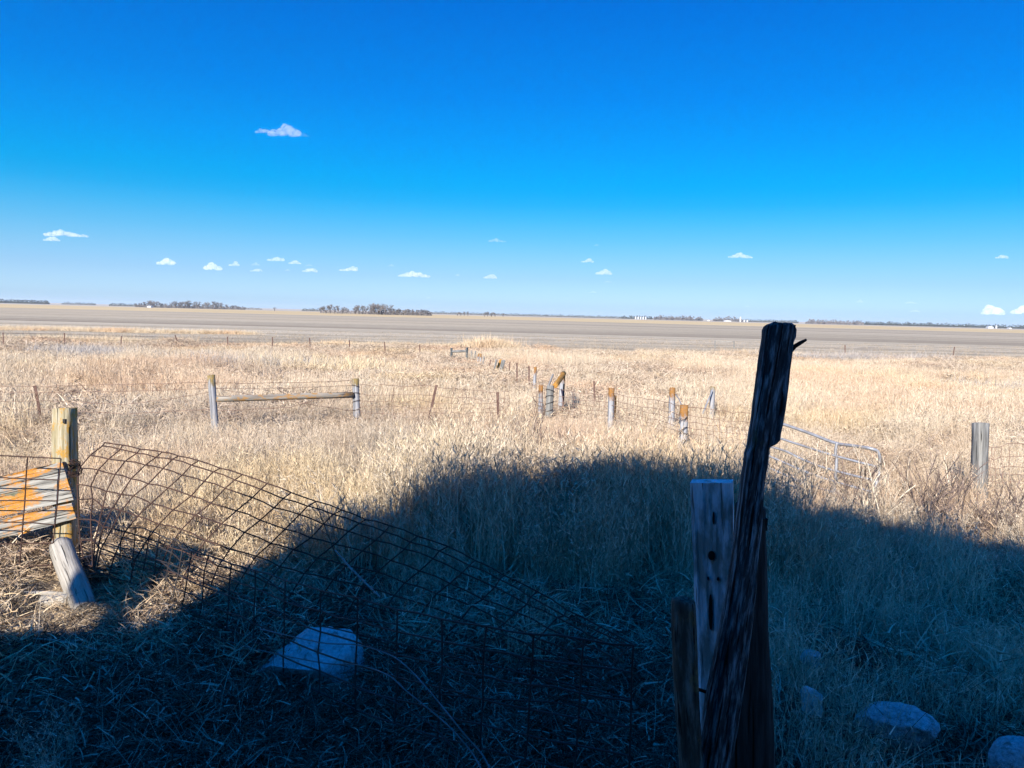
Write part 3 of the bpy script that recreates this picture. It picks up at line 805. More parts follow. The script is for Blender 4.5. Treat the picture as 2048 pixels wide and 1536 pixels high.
# --- fence running away to the field edge
gF = 'posts of the fence running away to the field'
far = [('p', 1071, 734, 1069, 766, 6, W_TOP, 'slim lichen topped post, nearest wooden one in the fence running away'), ('t', 1058, 731, 1058, 764, 3, 'nearest bare steel post in the fence running away'),
       ('t', 1034, 726, 1034, 758, 3, 'second bare steel post in the fence running away, left of the nearest'), ('t', 1020, 724, 1018, 746, 2, 'third steel post in the fence running away'),
       ('p', 1009, 720, 1004, 740, 4, W_GREY, 'grey post leaning right, just beyond the third steel post'), ('p', 1005, 720, 1001, 739, 4, W_GREY, 'grey leaning post beside the orange one'),
       ('p', 1002, 719, 995, 737, 5, W_ORANGE, 'orange post leaning right, halfway along the fence running away'), ('p', 993, 719, 989, 738, 4, W_GREY, 'grey post leaning right, just left of the orange post'),
       ('t', 982, 719, 979, 730, 2, 'thin leaning steel post midway to the far wooden brace'), ('p', 968, 713, 966, 727, 3, W_GREY, 'fifth slim post from the far wooden brace'),
       ('p', 962, 707, 961, 723, 3, W_TOP, 'fourth slim post from the far wooden brace'), ('p', 958, 707, 956, 721, 3, W_TOP, 'third slim post from the far wooden brace'),
       ('p', 951, 702, 949, 716, 3, W_GREY, 'second slim post from the far wooden brace'), ('p', 943, 701, 943, 716, 3, W_GREY, 'slim post nearest the far wooden brace')]
for q in far:
    if q[0] == 'p': post('wooden_post', q[1], q[2], q[3], q[4], q[5], q[6], q[7], gF)
    else: t_post('steel_post', q[1], q[2], q[3], q[4], q[5], q[6], gF)
f1 = post('wooden_post', 903, 696, 903, 713, 4.5, W_DARK, 'dark left post of the far wooden brace', gF)
f2 = post('wooden_post', 934, 695, 934, 716, 5, W_DARK, 'dark right post of the far wooden brace', gF)
brace_rail(P(904, 703, f1[4]), P(934, 702, f2[4]), .05, W_GREY, 'brace_rail', 'far small rail joining two dark posts at the field edge')
# --- thin fence along the field edge at left
gL = 'thin posts along the field edge at left'
ex = [(6, 665, 7, 684), (129, 666, 129, 682), (243, 672, 242, 688), (350, 670, 354, 681), (455, 673, 456, 692), (545, 674, 545, 691), (619, 676, 620, 689), (699, 680, 699, 694), (769, 684, 770, 698), (839, 689, 840, 703)]
lx = ['thin post at the left picture edge along the field', 'second thin post from the left along the field edge', 'third thin post from the left along the field edge', 'fourth thin post from the left, leaning, along the field edge', 'fifth thin post from the left along the field edge',
      'sixth thin post from the left along the field edge', 'seventh thin post from the left along the field edge', 'third thin post left of the far wooden brace', 'second thin post left of the far wooden brace', 'thin post next to the far wooden brace on its left']
prev = None
fw = None
for q, lb in zip(ex, lx):
    o, bs, tp, D = t_post('steel_post', q[0], q[1], q[2], q[3], 2.2, lb, gL, .3)
    if prev is not None:
        if fw is None: fw = thing('wire_fence', prev[0], 'faint wires strung on the thin posts along the field edge at left', 'wire fence')
        for h in (.95, .7): wire('strand', [prev[0].lerp(prev[1], h), bs.lerp(tp, h)], .004, M_RUST, fw, 3)
    prev = (bs, tp)
# --- small brace at right and thin posts
f3 = post('wooden_post', 1430, 681, 1430, 692, 2.2, W_GREY, 'tiny left post of the pale far brace left of the tall split post', gF)
f4 = post('wooden_post', 1468, 682, 1468, 693, 2.2, W_GREY, 'tiny right post of the pale far brace left of the tall split post', gF)
brace_rail(P(1430, 682.5, f3[4]), P(1468, 683.5, f4[4]), .03, W_PALE, 'brace_rail', 'tiny pale rail of the far brace left of the tall split post')
t_post('steel_post', 1909, 694, 1907, 706, 2, 'thin leaning post on the field edge at far right', gL, .3)
t_post('steel_post', 1690, 690, 1690, 700, 2, 'thin post on the field edge right of the tall split post', gL, .3)

# --- right: squared post with woven wire, gate
oR = post('wooden_post', 1961, 846, 1958, 1003, 23, W_GREY, 'pale weathered squared post standing alone at the right', 'right hand fence', .15, square=.85, yaw=R_(20))
DR = oR[4]
woven('woven_wire_fence', 'rusty woven wire stapled to the squared post at the right edge', [(1972, 892, DR), (1990, 894, DR), (2020, 887, DR + .05), (2080, 886, DR + .1), (2150, 890, DR + .2)], [(1970, 1000, DR), (1995, 1003, DR), (2020, 1003, DR), (2080, 1005, DR + .1), (2150, 1010, DR + .2)], 9, 8, M_RUST_P, .0034, seed=8, jitter=.008)

def make_gate():
    Dl, Dr = 8.6, 7.6
    t = thing('tube_gate', P(1750, 1010, Dr), 'bent galvanised tube gate leaning in the weeds', 'gate')
    def rail(name, pl, r):
        pts = [P(*q) for q in pl]; fine = []
        for i in range(len(pts) - 1):
            p0, p1, p2, p3 = pts[max(i - 1, 0)], pts[i], pts[i + 1], pts[min(i + 2, len(pts) - 1)]
            for k in range(6):
                s = k / 6
                fine.append(.5 * ((2 * p1) + (p2 - p0) * s + (2 * p0 - 5 * p1 + 4 * p2 - p3) * s * s + (3 * p1 - p0 - 3 * p2 + p3) * s ** 3))
        fine.append(pts[-1]); return MB().tube(fine, r, 8).build(name, M_GALV, t, True)
    rail('frame', [(1537, 1000, Dl), (1536, 920, Dl), (1536, 850, Dl), (1542, 843, Dl), (1565, 848, 8.45), (1620, 867, 8.2), (1670, 886, 7.95), (1710, 892, 7.75), (1740, 897, Dr), (1756, 904, Dr), (1760, 922, Dr), (1757, 950, Dr), (1748, 985, Dr), (1740, 1030, Dr)], .016)
    rail('rail', [(1536, 868, Dl), (1570, 880, 8.4), (1610, 893, 8.2), (1664, 910, 7.95), (1755, 934, Dr)], .012)
    rail('rail', [(1536, 893, Dl), (1570, 902, 8.4), (1612, 922, 8.2), (1664, 940, 7.95), (1752, 962, Dr)], .012)
    rail('rail', [(1536, 911, Dl), (1570, 926, 8.4), (1612, 944, 8.2), (1664, 962, 7.95), (1747, 985, Dr)], .012)
    rail('rail', [(1536, 935, Dl), (1570, 950, 8.4), (1612, 968, 8.2), (1664, 984, 7.95), (1742, 1006, Dr)], .012)
    rail('upright', [(1674, 885, 7.92), (1671, 905, 7.92), (1673, 922, 7.92), (1668, 990, 7.92)], .016)
make_gate()

# ------------------------------------------------------------------ left: lichened post, planks, log
D0 = 5.3
oL = post('wooden_post', 130, 816, 134, 1140, 33, W_YEL, 'lit post coated with yellow lichen, lichened planks nailed to it', 'left corner of the fence', D=D0, square=.9, hid=0)
mb = MB().tube([P(129, 838, D0 - .062), P(129, 846, D0 - .062)], .012, 8)
o = local_build(mb, 'knot_hole', W_BLACK, P(129, 842, D0 - .06), oL[0])
def plank(name, tl, tr, br, bl, D, th, mat, label, group):
    """a board with a rough edge; its grain runs along its length"""
    A, B_, C_, E_ = P(*tl, D), P(*tr, D), P(*br, D), P(*bl, D)
    back = CAM_M @ Vector((0, 0, -1)) * th
    n = 26; loops = []
    for i in range(n + 1):
        u = i / n; t = A.lerp(B_, u); b = E_.lerp(C_, u); m = 9; lp = []
        dz = .012 * noise.noise(Vector((u * 6, len(label), 0))); dz2 = .014 * noise.noise(Vector((u * 7, 9, len(label))))
        for k in range(m + 1):
            q = t.lerp(b, k / m) + Vector((0, 0, dz * (1 - k / m) + dz2 * k / m))
            q = q - back * (.12 * noise.noise(Vector((u * 3, k * 1.9, len(label) * .1))))
            lp.append(q)
        for k in range(m, -1, -1): lp.append(t.lerp(b, k / m) + back)
        loops.append(lp)
    o = local_build(MB().loft(loops), name, mat, A, None, False, (B_ - A)); tag(o, label, 'plank', group); return o
gP = 'lichened planks nailed across the left post'
plank('wooden_plank', (-150, 986), (124, 924), (147, 1000), (-150, 1066), D0 - .10, .035, W_PLANK, 'wide upper lichened plank nailed to the yellow post at left', gP)
plank('wooden_plank', (-150, 1073), (143, 1006), (152, 1037), (-150, 1120), D0 - .105, .035, W_PLANK, 'narrow lower orange patched plank nailed to the yellow post at left', gP)
# log leaning against the foot of the post
def log_(name, pts, rads, mat, label, cat, seed, n=14):
    loops = []
    fine = []
    for i in range(len(pts) - 1):
        for k in range(5): fine.append((pts[i].lerp(pts[i + 1], k / 5), rads[i] + (rads[i + 1] - rads[i]) * k / 5))
    fine.append((pts[-1], rads[-1]))
    d = (pts[-1] - pts[0]).normalized(); a = Vector((.3, 1, .1)).cross(d).normalized(); b = d.cross(a)
    for i, (c, r) in enumerate(fine):
        lp = []
        for k in range(n):
            an = 2 * math.pi * k / n; w = 1 + .10 * noise.noise(Vector((math.cos(an) * 1.4 + seed, math.sin(an) * 1.4, i * .05))) + .07 * noise.noise(Vector((math.cos(an) * 5, math.sin(an) * 5 + seed, i * .1)))
            lp.append(c + (a * math.cos(an) + b * math.sin(an)) * r * w)
        loops.append(lp)
    o = local_build(MB().loft(loops), name, mat, pts[0], None, True, d); tag(o, label, cat); return o
log_('fallen_log', [P(122, 1092, 5.05), P(138, 1136, 4.85), P(155, 1180, 4.66), P(172, 1224, 4.46)], [.070, .072, .072, .068], W_PALE, 'pale broken log leaning down from the foot of the yellow post', 'log', 3.3)
log_('wood_block', [P(86, 1206, 4.6), P(142, 1200, 4.58)], [.045, .045], W_PALE, 'short pale timber offcut lying beside the broken log', 'timber', 5.1, 8)
log_('pale_timber', [P(45, 1185, 4.7), P(70, 1187, 4.68), P(138, 1190, 4.64)], [.008, .018, .018], W_PALE, 'thin pale slat lying on the grass behind the offcut', 'timber', 6.1, 8)
# a knot of wire on the post's right side
w = thing('wire_strands', P(148, 930, D0 - .05), 'knot of rusty wire tied at the right side of the yellow post', 'wire')
rng = random.Random(9)
for k in range(5):
    c = P(150, 935, D0 - .06); pts = []
    for q in range(12):
        a = q * .75 + k; pts.append(c + Vector((math.cos(a) * .03 + rng.gauss(0, .006), math.sin(a * 1.3) * .03, math.sin(a) * .035 + (q - 6) * .006)))
    wire('loop', pts, .003, M_RUST, w)
# left wire panel standing before the planks
DP = 4.98
t = thing('mesh_wire_fence', P(110, 1180, DP), 'square mesh wire panel standing before the lichened planks at left', 'wire fence')
for pl in (((-160, 908), (0, 911), (60, 914), (121, 917)), ((-160, 952), (0, 955), (60, 958), (117, 960)), ((-160, 999), (0, 1001), (60, 1001), (115, 1002)), ((-160, 1040), (0, 1044), (60, 1045), (111, 1050)),
           ((-160, 1088), (0, 1088), (60, 1087), (106, 1086)), ((-160, 1134), (0, 1134), (50, 1133), (104, 1130)), ((-160, 1178), (0, 1177), (48, 1176), (99, 1172))):
    wire('line_wire', [P(x, y, DP) for x, y in pl], .0042, M_RUST, t)
for pl in (((122, 917), (118, 955), (115, 1002), (110, 1050), (106, 1088), (104, 1130), (98, 1190)), ((55, 914), (52, 958), (50, 1001), (46, 1045), (43, 1090), (38, 1140), (33, 1200)),
           ((-12, 911), (-15, 955), (-17, 1001), (-20, 1044), (-24, 1090), (-29, 1200)), ((-80, 909), (-84, 1000), (-90, 1090), (-95, 1200)), ((-150, 908), (-155, 1000), (-160, 1090), (-165, 1200))):
    wire('stay_wire', [P(x, y, DP) for x, y in pl], .0042, M_RUST, t)

# ------------------------------------------------------------------ the bowed wire panel sweeping down to the right
TOPT = [(210, 885, 5.05), (245, 889, 5.0), (283, 897, 4.95), (322, 905, 4.9), (357, 911, 4.86), (397, 921, 4.82), (440, 935, 4.78), (485, 950, 4.74), (535, 967, 4.70), (583, 985, 4.66), (632, 1002, 4.62), (680, 1020, 4.58), (730, 1036, 4.54), (782, 1053, 4.5),
        (836, 1072, 4.45), (892, 1095, 4.38), (950, 1122, 4.28), (1010, 1152, 4.16), (1072, 1186, 4.0), (1136, 1220, 3.82), (1202, 1254, 3.62), (1270, 1288, 3.4)]
S0 = [(0, 0), (-7, 8), (-31, 25), (-49, 52), (-58, 86), (-56, 115), (-55, 150), (-52, 195), (-45, 245)]
S1 = [(0, 0), (-14, 11), (-32, 28), (-62, 55), (-94, 82), (-122, 112), (-146, 146), (-166, 186), (-180, 230)]
def bowed():
    t = thing('mesh_wire_fence', P(150, 1130, 5.2), 'bowed square mesh panel sweeping from the yellow post down to the right', 'wire fence')
    rng = random.Random(12); grid = []
    for c, (x, y, D) in enumerate(TOPT):
        f = min(1, c / 5); f = f * f * (3 - 2 * f); row = []
        k2 = 1 - .45 * max(0, (c - 12) / 9)
        for j in range(9):
            sx = S0[j][0] * (1 - f) + S1[j][0] * f; sy = S0[j][1] * (1 - f) + S1[j][1] * f
            bowd = D + (.22 - .045 * j) if c < 6 else D + .15 - .035 * j
            p = P(x + sx * k2, y + sy * k2, bowd)
            g = terrain(p.x, p.y) + .03
            if p.z < g: p.z = g
            row.append(jit(p, .004, rng))
        grid.append([q + Vector((rng.gauss(0, .004), rng.gauss(0, .004), rng.gauss(0, .004))) for q in row])
    for j in range(9):
        pts = []
        for c in range(len(grid)):
            pts.append(grid[c][j])
            if c < len(grid) - 1: pts.append(jit(grid[c][j].lerp(grid[c + 1][j], .5), .0025, rng) + Vector((0, 0, .004)))
        wire('line_wire', pts, .0045, M_RUST, t)
    for c in range(len(grid)): wire('stay_wire', grid[c], .0045, M_RUST, t)
bowed()
# ------------------------------------------------------------------ low wire fence in front of it
FT = [(155, 1034, 5.2), (200, 1043, 5.05), (243, 1052, 4.95), (272, 1056, 4.85), (300, 1063, 4.75), (320, 1070, 4.65), (347, 1079, 4.55), (365, 1096, 4.45), (383, 1102, 4.35), (415, 1112, 4.22), (463, 1125, 4.08), (512, 1140, 3.9), (572, 1163, 3.72), (640, 1181, 3.52), (715, 1197, 3.34), (795, 1218, 3.18), (885, 1236, 3.03), (972, 1252, 2.92), (1068, 1268, 2.82), (1168, 1280, 2.74), (1268, 1289, 2.68)]
FBOT = [(162, 1132), (196, 1148), (236, 1160), (258, 1172), (280, 1184), (300, 1196), (322, 1212), (340, 1226), (360, 1240), (395, 1262), (450, 1290), (505, 1318), (565, 1350), (638, 1385), (712, 1416), (790, 1446), (878, 1474), (960, 1498), (1050, 1520), (1150, 1544), (1256, 1566)]
def front_fence():
    t = thing('woven_wire_fence', P(700, 1416, 3.34), 'low woven wire fence running from the yellow post through the shade past the large rock', 'wire fence')
    rng = random.Random(14); grid = []
    vs_ = [0, .20, .40, .60, .80, 1.0]
    for (x, y, D), (bx, by) in zip(FT, FBOT):
        row = []
        for v in vs_:
            p = P(x + (bx - x) * v + rng.gauss(0, 1.2), y + (by - y) * v + rng.gauss(0, 1.2), D - .03 * v)
            g = terrain(p.x, p.y) + .03
            if p.z < g: p.z = g
            row.append(p)
        grid.append(row)
    for j in range(len(vs_)):
        pts = []
        for c in range(len(grid)):
            pts.append(grid[c][j])
            if c < len(grid) - 1: pts.append(jit(grid[c][j].lerp(grid[c + 1][j], .5), .004, rng))
        wire('line_wire', pts, .0041, M_DARKW, t)
    for c in range(len(grid)): wire('stay_wire', grid[c], .0039, M_DARKW, t)
front_fence()
# loose heavy strands that sag out of the fence towards the viewer
w = thing('wire_strands', P(740, 1300, 3.2), 'loose grey wires sagging out of the low fence towards the bottom edge', 'wire')
for pl in (((520, 1258, 3.7), (640, 1285, 3.45), (715, 1290, 3.3), (780, 1310, 3.15), (815, 1335, 3.05), (850, 1372, 2.95), (890, 1420, 2.85), (930, 1470, 2.75), (965, 1510, 2.68), (990, 1560, 2.6)),
           ((350, 1240, 4.3), (480, 1290, 3.9), (640, 1325, 3.5), (715, 1330, 3.3), (775, 1350, 3.15), (815, 1384, 3.05), (860, 1420, 2.95), (905, 1460, 2.82), (950, 1515, 2.7), (975, 1570, 2.6)),
           ((345, 1075, 4.4), (400, 1105, 4.25), (520, 1150, 3.9), (610, 1215, 3.65), (800, 1250, 3.2)),
           ((240, 1105, 4.75), (300, 1115, 4.6), (370, 1140, 4.4), (480, 1190, 4.0), (600, 1240, 3.7), (690, 1262, 3.4), (900, 1312, 3.05), (1060, 1350, 2.85), (1270, 1400, 2.7)),
           ((690, 1370, 3.3), (780, 1400, 3.15), (850, 1440, 3.0), (900, 1490, 2.85), (945, 1560, 2.75)), ((850, 1385, 3.05), (960, 1397, 2.92), (1110, 1405, 2.8), (1180, 1420, 2.75), (1255, 1455, 2.7))):
    pts = [P(*q) for q in pl]; fine = []
    for i in range(len(pts) - 1):
        p0, p1, p2, p3 = pts[max(i - 1, 0)], pts[i], pts[i + 1], pts[min(i + 2, len(pts) - 1)]
        for k in range(6):
            s = k / 6; fine.append(.5 * ((2 * p1) + (p2 - p0) * s + (2 * p0 - 5 * p1 + 4 * p2 - p3) * s * s + (3 * p1 - p0 - 3 * p2 + p3) * s ** 3))
    fine.append(pts[-1])
    wire('strand', fine, .0030, M_WIRE if pl[0][0] in (520, 350) else M_DARKW, w, 6)

# ------------------------------------------------------------------ near posts at right
def outline_post(name, rows, D, depth, mat, label, seed, n=40, parent=None, ridge=.10, lean=0.0, cat='fence post', smooth=True):
    """a hewn timber lofted through rows (py, left px, right px[, D]); grooves run along it"""
    rr = []
    for i in range(len(rows) - 1):
        k = max(1, int((rows[i + 1][0] - rows[i][0]) / 12))
        for q in range(k):
            s = q / k; rr.append(tuple(rows[i][j] + (rows[i + 1][j] - rows[i][j]) * s for j in range(3)))
    rr.append(rows[-1][:3])
    fwd = CAM_M @ Vector((0, 0, -1)); loops = []
    for i, (y, xl, xr) in enumerate(rr):
        l_, r_ = P(xl, y, D + lean * (y - rows[0][0])), P(xr, y, D + lean * (y - rows[0][0])); c = (l_ + r_) / 2; hw = (r_ - l_) / 2; lp = []
        for k in range(n):
            a = 2 * math.pi * k / n; ca, sa = math.cos(a), math.sin(a)
            e = .62; u = math.copysign(abs(ca) ** e, ca); v = math.copysign(abs(sa) ** e, sa)
            g = ridge * noise.noise(Vector((ca * 4.2 + seed, sa * 4.2, y * .0035 + seed))) + ridge * .6 * noise.noise(Vector((ca * 9 + seed, sa * 9, y * .006)))
            g -= ridge * .9 * max(0, noise.noise(Vector((ca * 6.5, sa * 6.5 + seed, y * .002))) - .25)
            side = 1 + .03 * noise.noise(Vector((ca * 2, seed, y * .03)))
            lp.append(c + hw * u * side * (1 + .25 * g * (1 - abs(u))) + fwd * depth / 2 * v * (1 + g * 1.6))
        loops.append(lp)
    # rounded, uneven head
    head = loops[0]; c = sum(head, Vector()) / n; up = CAM_M @ Vector((0, 1, 0))
    loops.insert(0, [c + (p - c) * .8 + up * (.006 + .004 * noise.noise(p * 30)) for p in head])
    loops.insert(0, [c + (p - c) * .4 + up * (.008 + .008 * noise.noise(p * 25)) for p in head])
    mb = MB().loft(list(reversed(loops)))
    base = sum(loops[-1], Vector()) / n
    o = local_build(mb, name, mat, base, parent, smooth, (c - base))
    if parent is None: tag(o, label, cat)
    return o
TP = [(652, 1531, 1586), (660, 1527, 1590), (674, 1526, 1589.5), (685, 1524, 1585), (702, 1521, 1583), (740, 1516, 1578), (800, 1508, 1571), (850, 1502, 1563), (866, 1499, 1559), (880, 1497, 1557), (887, 1496, 1550), (893, 1495, 1537), (905, 1491, 1534), (930, 1488, 1532), (960, 1484, 1526), (1000, 1479, 1523), (1050, 1474, 1520), (1100, 1467, 1514), (1180, 1455, 1510), (1260, 1440, 1500), (1340, 1424, 1491), (1400, 1412, 1481), (1470, 1401, 1470), (1536, 1390, 1458), (1640, 1372, 1440), (1780, 1350, 1420), (1960, 1320, 1392), (2120, 1296, 1370)]
DT = 2.2
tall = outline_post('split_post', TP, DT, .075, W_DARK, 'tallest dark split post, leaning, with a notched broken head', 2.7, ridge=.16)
MB().loft(round_loops(P(1578, 676, DT), P(1580, 650, DT), .018, .014, 8.8, 10, 5, .25)).build('broken_knob', W_DARK, tall)
MB().tube([P(1582, 702, DT), P(1590, 692, DT - .01), P(1600, 686, DT - .02), P(1613, 679, DT - .03)], [.006, .0065, .006, .0035], 7).build('bent_spike', W_BLACK, tall)
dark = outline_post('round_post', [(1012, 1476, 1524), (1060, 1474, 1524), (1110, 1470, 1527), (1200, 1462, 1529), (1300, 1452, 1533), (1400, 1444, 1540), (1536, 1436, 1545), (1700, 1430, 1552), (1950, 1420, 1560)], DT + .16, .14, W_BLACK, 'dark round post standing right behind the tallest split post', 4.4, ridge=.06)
MB().box(P(1524, 1047, DT + .10), .024, .03, .037).build('bolt_block', W_BLACK, dark)
brd = None
def squared():
    D = 2.46
    A, B_ = P(1381, 966, D + .035), P(1466, 966, D - .02)
    C_, E_ = P(1480, 1760, D + .03), P(1412, 1760, D + .095)
    back = (CAM_M @ Vector((0, 0, -1))) * .10 + (CAM_M @ Vector((1, 0, 0))) * .03
    loops = []; n = 60
    for i in range(n + 1):
        u = i / n; l_, r_ = E_.lerp(A, u), C_.lerp(B_, u); lp = []
        for k in range(15):
            q = l_.lerp(r_, k / 14); q -= (CAM_M @ Vector((0, 0, -1))) * (.004 * noise.noise(Vector((k * .9, u * 3, 1))) + .003 * noise.noise(Vector((k * 2.7, u * 9, 5))))
            if k in (0, 14): q += (CAM_M @ Vector((0, 0, -1))) * .006
            q += (CAM_M @ Vector((1, 0, 0))) * .002 * noise.noise(Vector((k * .2, u * 12, 8)))
            lp.append(q)
        lp += [r_ + back, l_.lerp(r_, .5) + back, l_ + back]
        loops.append(lp)
    o = local_build(MB().loft(loops), 'squared_post', W_BOARD, (C_ + E_) / 2, None, False, (A + B_) / 2 - (C_ + E_) / 2)
    tag(o, 'pale grey squared post with a round bolt hole, left of the tallest split post', 'fence post')
    f = CAM_M @ Vector((0, 0, -1))
    def hole(name, c, rx, ry, d=None):
        b = MB(); lo = []; v = (c[1] - 966) / 794; xl = 1381 + 31 * v; xr = 1466 + 14 * v; u = (c[0] - xl) / (xr - xl)
        d = (D + .035 + .06 * v) * (1 - u) + (D - .02 + .05 * v) * u - .006
        for dd in (0.0, .02):
            lo.append([P(c[0] + rx * math.cos(a), c[1] + ry * math.sin(a), d + dd - .0007 * rx * math.cos(a)) for a in [2 * math.pi * k / 16 for k in range(16)]])
        b.loft(lo); return b.build(name, M_HOLE, o)
    hole('bolt_hole', (1423, 1111), 7.2, 9.5); hole('nail_hole', (1416, 1157), 2, 4); hole('nail_hole', (1436, 1158), 2.6, 4)
    hole('slot', (1421, 1224), 4, 36); hole('crack', (1427, 1036), 2.2, 13)
M_HOLE, n_, l_, b_ = new_mat('dark hollow'); b_.inputs['Base Color'].default_value = (.012, .011, .010, 1)
squared()
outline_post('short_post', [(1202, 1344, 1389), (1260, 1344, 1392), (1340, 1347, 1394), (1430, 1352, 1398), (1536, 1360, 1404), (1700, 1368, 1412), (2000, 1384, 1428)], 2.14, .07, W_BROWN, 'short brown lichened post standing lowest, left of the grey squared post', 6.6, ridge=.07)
tag(MB().tube([P(1392, 1378, 2.2), P(1404, 1381, 2.22), P(1418, 1386, 2.24)], .0055, 6).build('iron_pin', M_DARKW), 'dark iron pin joining the short brown post and the split post', 'pin')

# ------------------------------------------------------------------ rocks
def rock(px, py, wpx, hpx, D, mat, label, seed, hard=.0, name='rock'):
    c = P(px, py, D); bm = bmesh.new(); bmesh.ops.create_icosphere(bm, subdivisions=5, radius=1)
    sx, sz = wpx / 2 * D / F, hpx / 2 * D / F * 1.15; sy = sx * .8
    cuts = [(Vector((rnd.gauss(0, 1), rnd.gauss(0, 1), rnd.gauss(0, .8))).normalized(), rnd.uniform(.66, .9) - .22 * hard) for _ in range(9 + int(6 * hard))]
    for v in bm.verts:
        p = v.co.copy()
        for nrm, d in cuts:
            k = p.dot(nrm) - d
            if k > 0: p -= nrm * k * (.85 + .13 * hard)
        p *= (1 + .28 * hard) * (1 + .10 * noise.noise(v.co * 1.3 + Vector((seed, 0, 0))) + .035 * noise.noise(v.co * 4 + Vector((0, seed, 0))) + .022 * noise.noise(v.co * 9) + .012 * noise.noise(v.co * 21))
        v.co = Vector((p.x * sx, p.y * sy, p.z * sz))
    me = bpy.data.meshes.new(name); bm.to_mesh(me); bm.free(); me.materials.append(mat)
    me.polygons.foreach_set('use_smooth', [True] * len(me.polygons))
    o = bpy.data.objects.new(name, me); COL.objects.link(o); o.location = c; o.rotation_euler = (0, R_(-1.45), 0)
    tag(o, label, 'rock', 'rocks in the shaded grass'); return o
rnd.seed(21)
rock(608, 1330, 195, 152, 3.92, ST_PALE, 'largest pale rock lying behind the low wire fence', 1.0, 1.0)
rock(1622, 1318, 46, 30, 3.72, ST_GREY, 'small flat stone, farther of the two beside the dark posts', 2.0, .3)
rock(1626, 1404, 46, 60, 3.34, ST_PALE, 'small upright pale stone beside the dark round post', 3.0, .6)
rock(1786, 1454, 168, 84, 3.2, ST_GREY, 'long low stone lying in the shaded grass at right', 4.0, .45)
rock(2034, 1534, 120, 104, 2.8, ST_GREY, 'rounded stone at the bottom right corner', 5.0, .0)
rock(150, 1244, 50, 24, 4.65, ST_PALE, 'pale stone under the end of the broken log', 6.0)

# ------------------------------------------------------------------ sticks and single weeds
tag(MB().tube([P(670, 1100, 4.5), P(700, 1135, 4.3), P(730, 1165, 4.15), P(760, 1194, 4.0)], [.004, .006, .006, .005], 6).build('stick', W_GREY), 'pale stick slanting in the shade behind the bowed panel', 'stick')
tag(MB().tube([P(68, 1277, 3.95), P(105, 1280, 3.9), P(150, 1288, 3.84), P(190, 1299, 3.78), P(242, 1303, 3.74)], [.004, .006, .006, .005, .003], 6).build('stick', W_PALE), 'thin pale straw stalk lying on the shaded grass at bottom left', 'stick')
tag(MB().tube([P(1231, 945, 6.3), P(1236, 918, 6.3), P(1241, 895, 6.3)], [.014, .014, .006], 6).build('stick', W_BLACK), 'dark broken stick poking up from the tall weeds', 'stick')
def dry_weed(px, py, h, seed, label, mat=G_DARK, stems=5, group='bare dry weeds', hid=.1, spread=.25):
    g, D = ground_hit(px, py, hid); rng = random.Random(seed)
    base = Vector((g.x, g.y, terrain(g.x, g.y)))
    s_ = MB(); tw = MB()
    for _ in range(stems):
        d = rdir(rng, 62, 88); hh = h * rng.uniform(.65, 1.05); p = base + Vector((rng.gauss(0, .04), rng.gauss(0, .04), 0)); pts = [p]
        for k in range(5):
            d = (d + Vector((rng.gauss(0, .10), rng.gauss(0, .10), .03))).normalized(); p = p + d * hh / 5; pts.append(p)
        s_.tube(pts, [.0066, .006, .0055, .0046, .0038, .0024], 4)
        for _ in range(9):
            t = rng.uniform(.3, 1) * 5; i = min(int(t), 4); q = pts[i].lerp(pts[i + 1], t - i)
            d2 = (d * .8 + rdir(rng, -5, 45) * .8).normalized(); l2 = rng.uniform(.08, spread); e = q + d2 * l2
            tw.tube([q, q + d2 * l2 * .5 + Vector((0, 0, .01)), e], [.0028, .0024, .0016], 3)
            for _ in range(3):
                q2 = q + d2 * l2 * rng.uniform(.4, 1); tw.tube([q2, q2 + (d2 + rdir(rng, 0, 80)).normalized() * rng.uniform(.03, .08)], [.0022, .0014], 3)
    t = thing('dry_weed', base, label, 'dry weed', group)
    s_.build('stem', mat, t); tw.build('twigs', mat, t)
dry_weed(1062, 1010, 1.0, 1, 'dark branching weed left of centre, taller of the pair above the shade line', stems=6, spread=.3)
dry_weed(1118, 1010, .95, 2, 'dark wiry weed right beside the taller one above the shade line', stems=5, spread=.3)
dry_weed(1620, 1010, .62, 3, 'dry weed growing right beside the tall split post, before the gate', G_WEED, 5)
dry_weed(1690, 1030, .72, 4, 'dry weed in front of the middle of the tube gate', G_DARK, 5)
dry_weed(1745, 1045, .70, 5, 'dry weed at the right end of the tube gate', G_WEED, 6)
dry_weed(1790, 1040, .78, 6, 'tall pale weed just right of the tube gate', G_WEED, 5)
dry_weed(1850, 1060, .70, 7, 'bare bush of thin stems midway between the gate and the squared post', G_DARK, 8, spread=.3)
dry_weed(1895, 1065, .62, 8, 'bare weed on the shade edge left of the squared post', G_DARK, 5)
dry_weed(1990, 1075, .5, 9, 'low bare weed below the squared post', G_DARK, 5)
dry_weed(2040, 1080, .55, 10, 'bare weed at the right picture edge under the woven wire', G_DARK, 5)
dry_weed(700, 1130, .55, 11, 'bushy dry weed on the shade edge behind the bowed panel', G_WEED, 7)
dry_weed(412, 1085, .3, 12, 'small dark weed seen through the bowed panel', G_DARK, 8, spread=.12)
dry_weed(1935, 1000, .22, 13, 'dark dead clump at the foot of the squared post', G_DARK, 16, spread=.14)

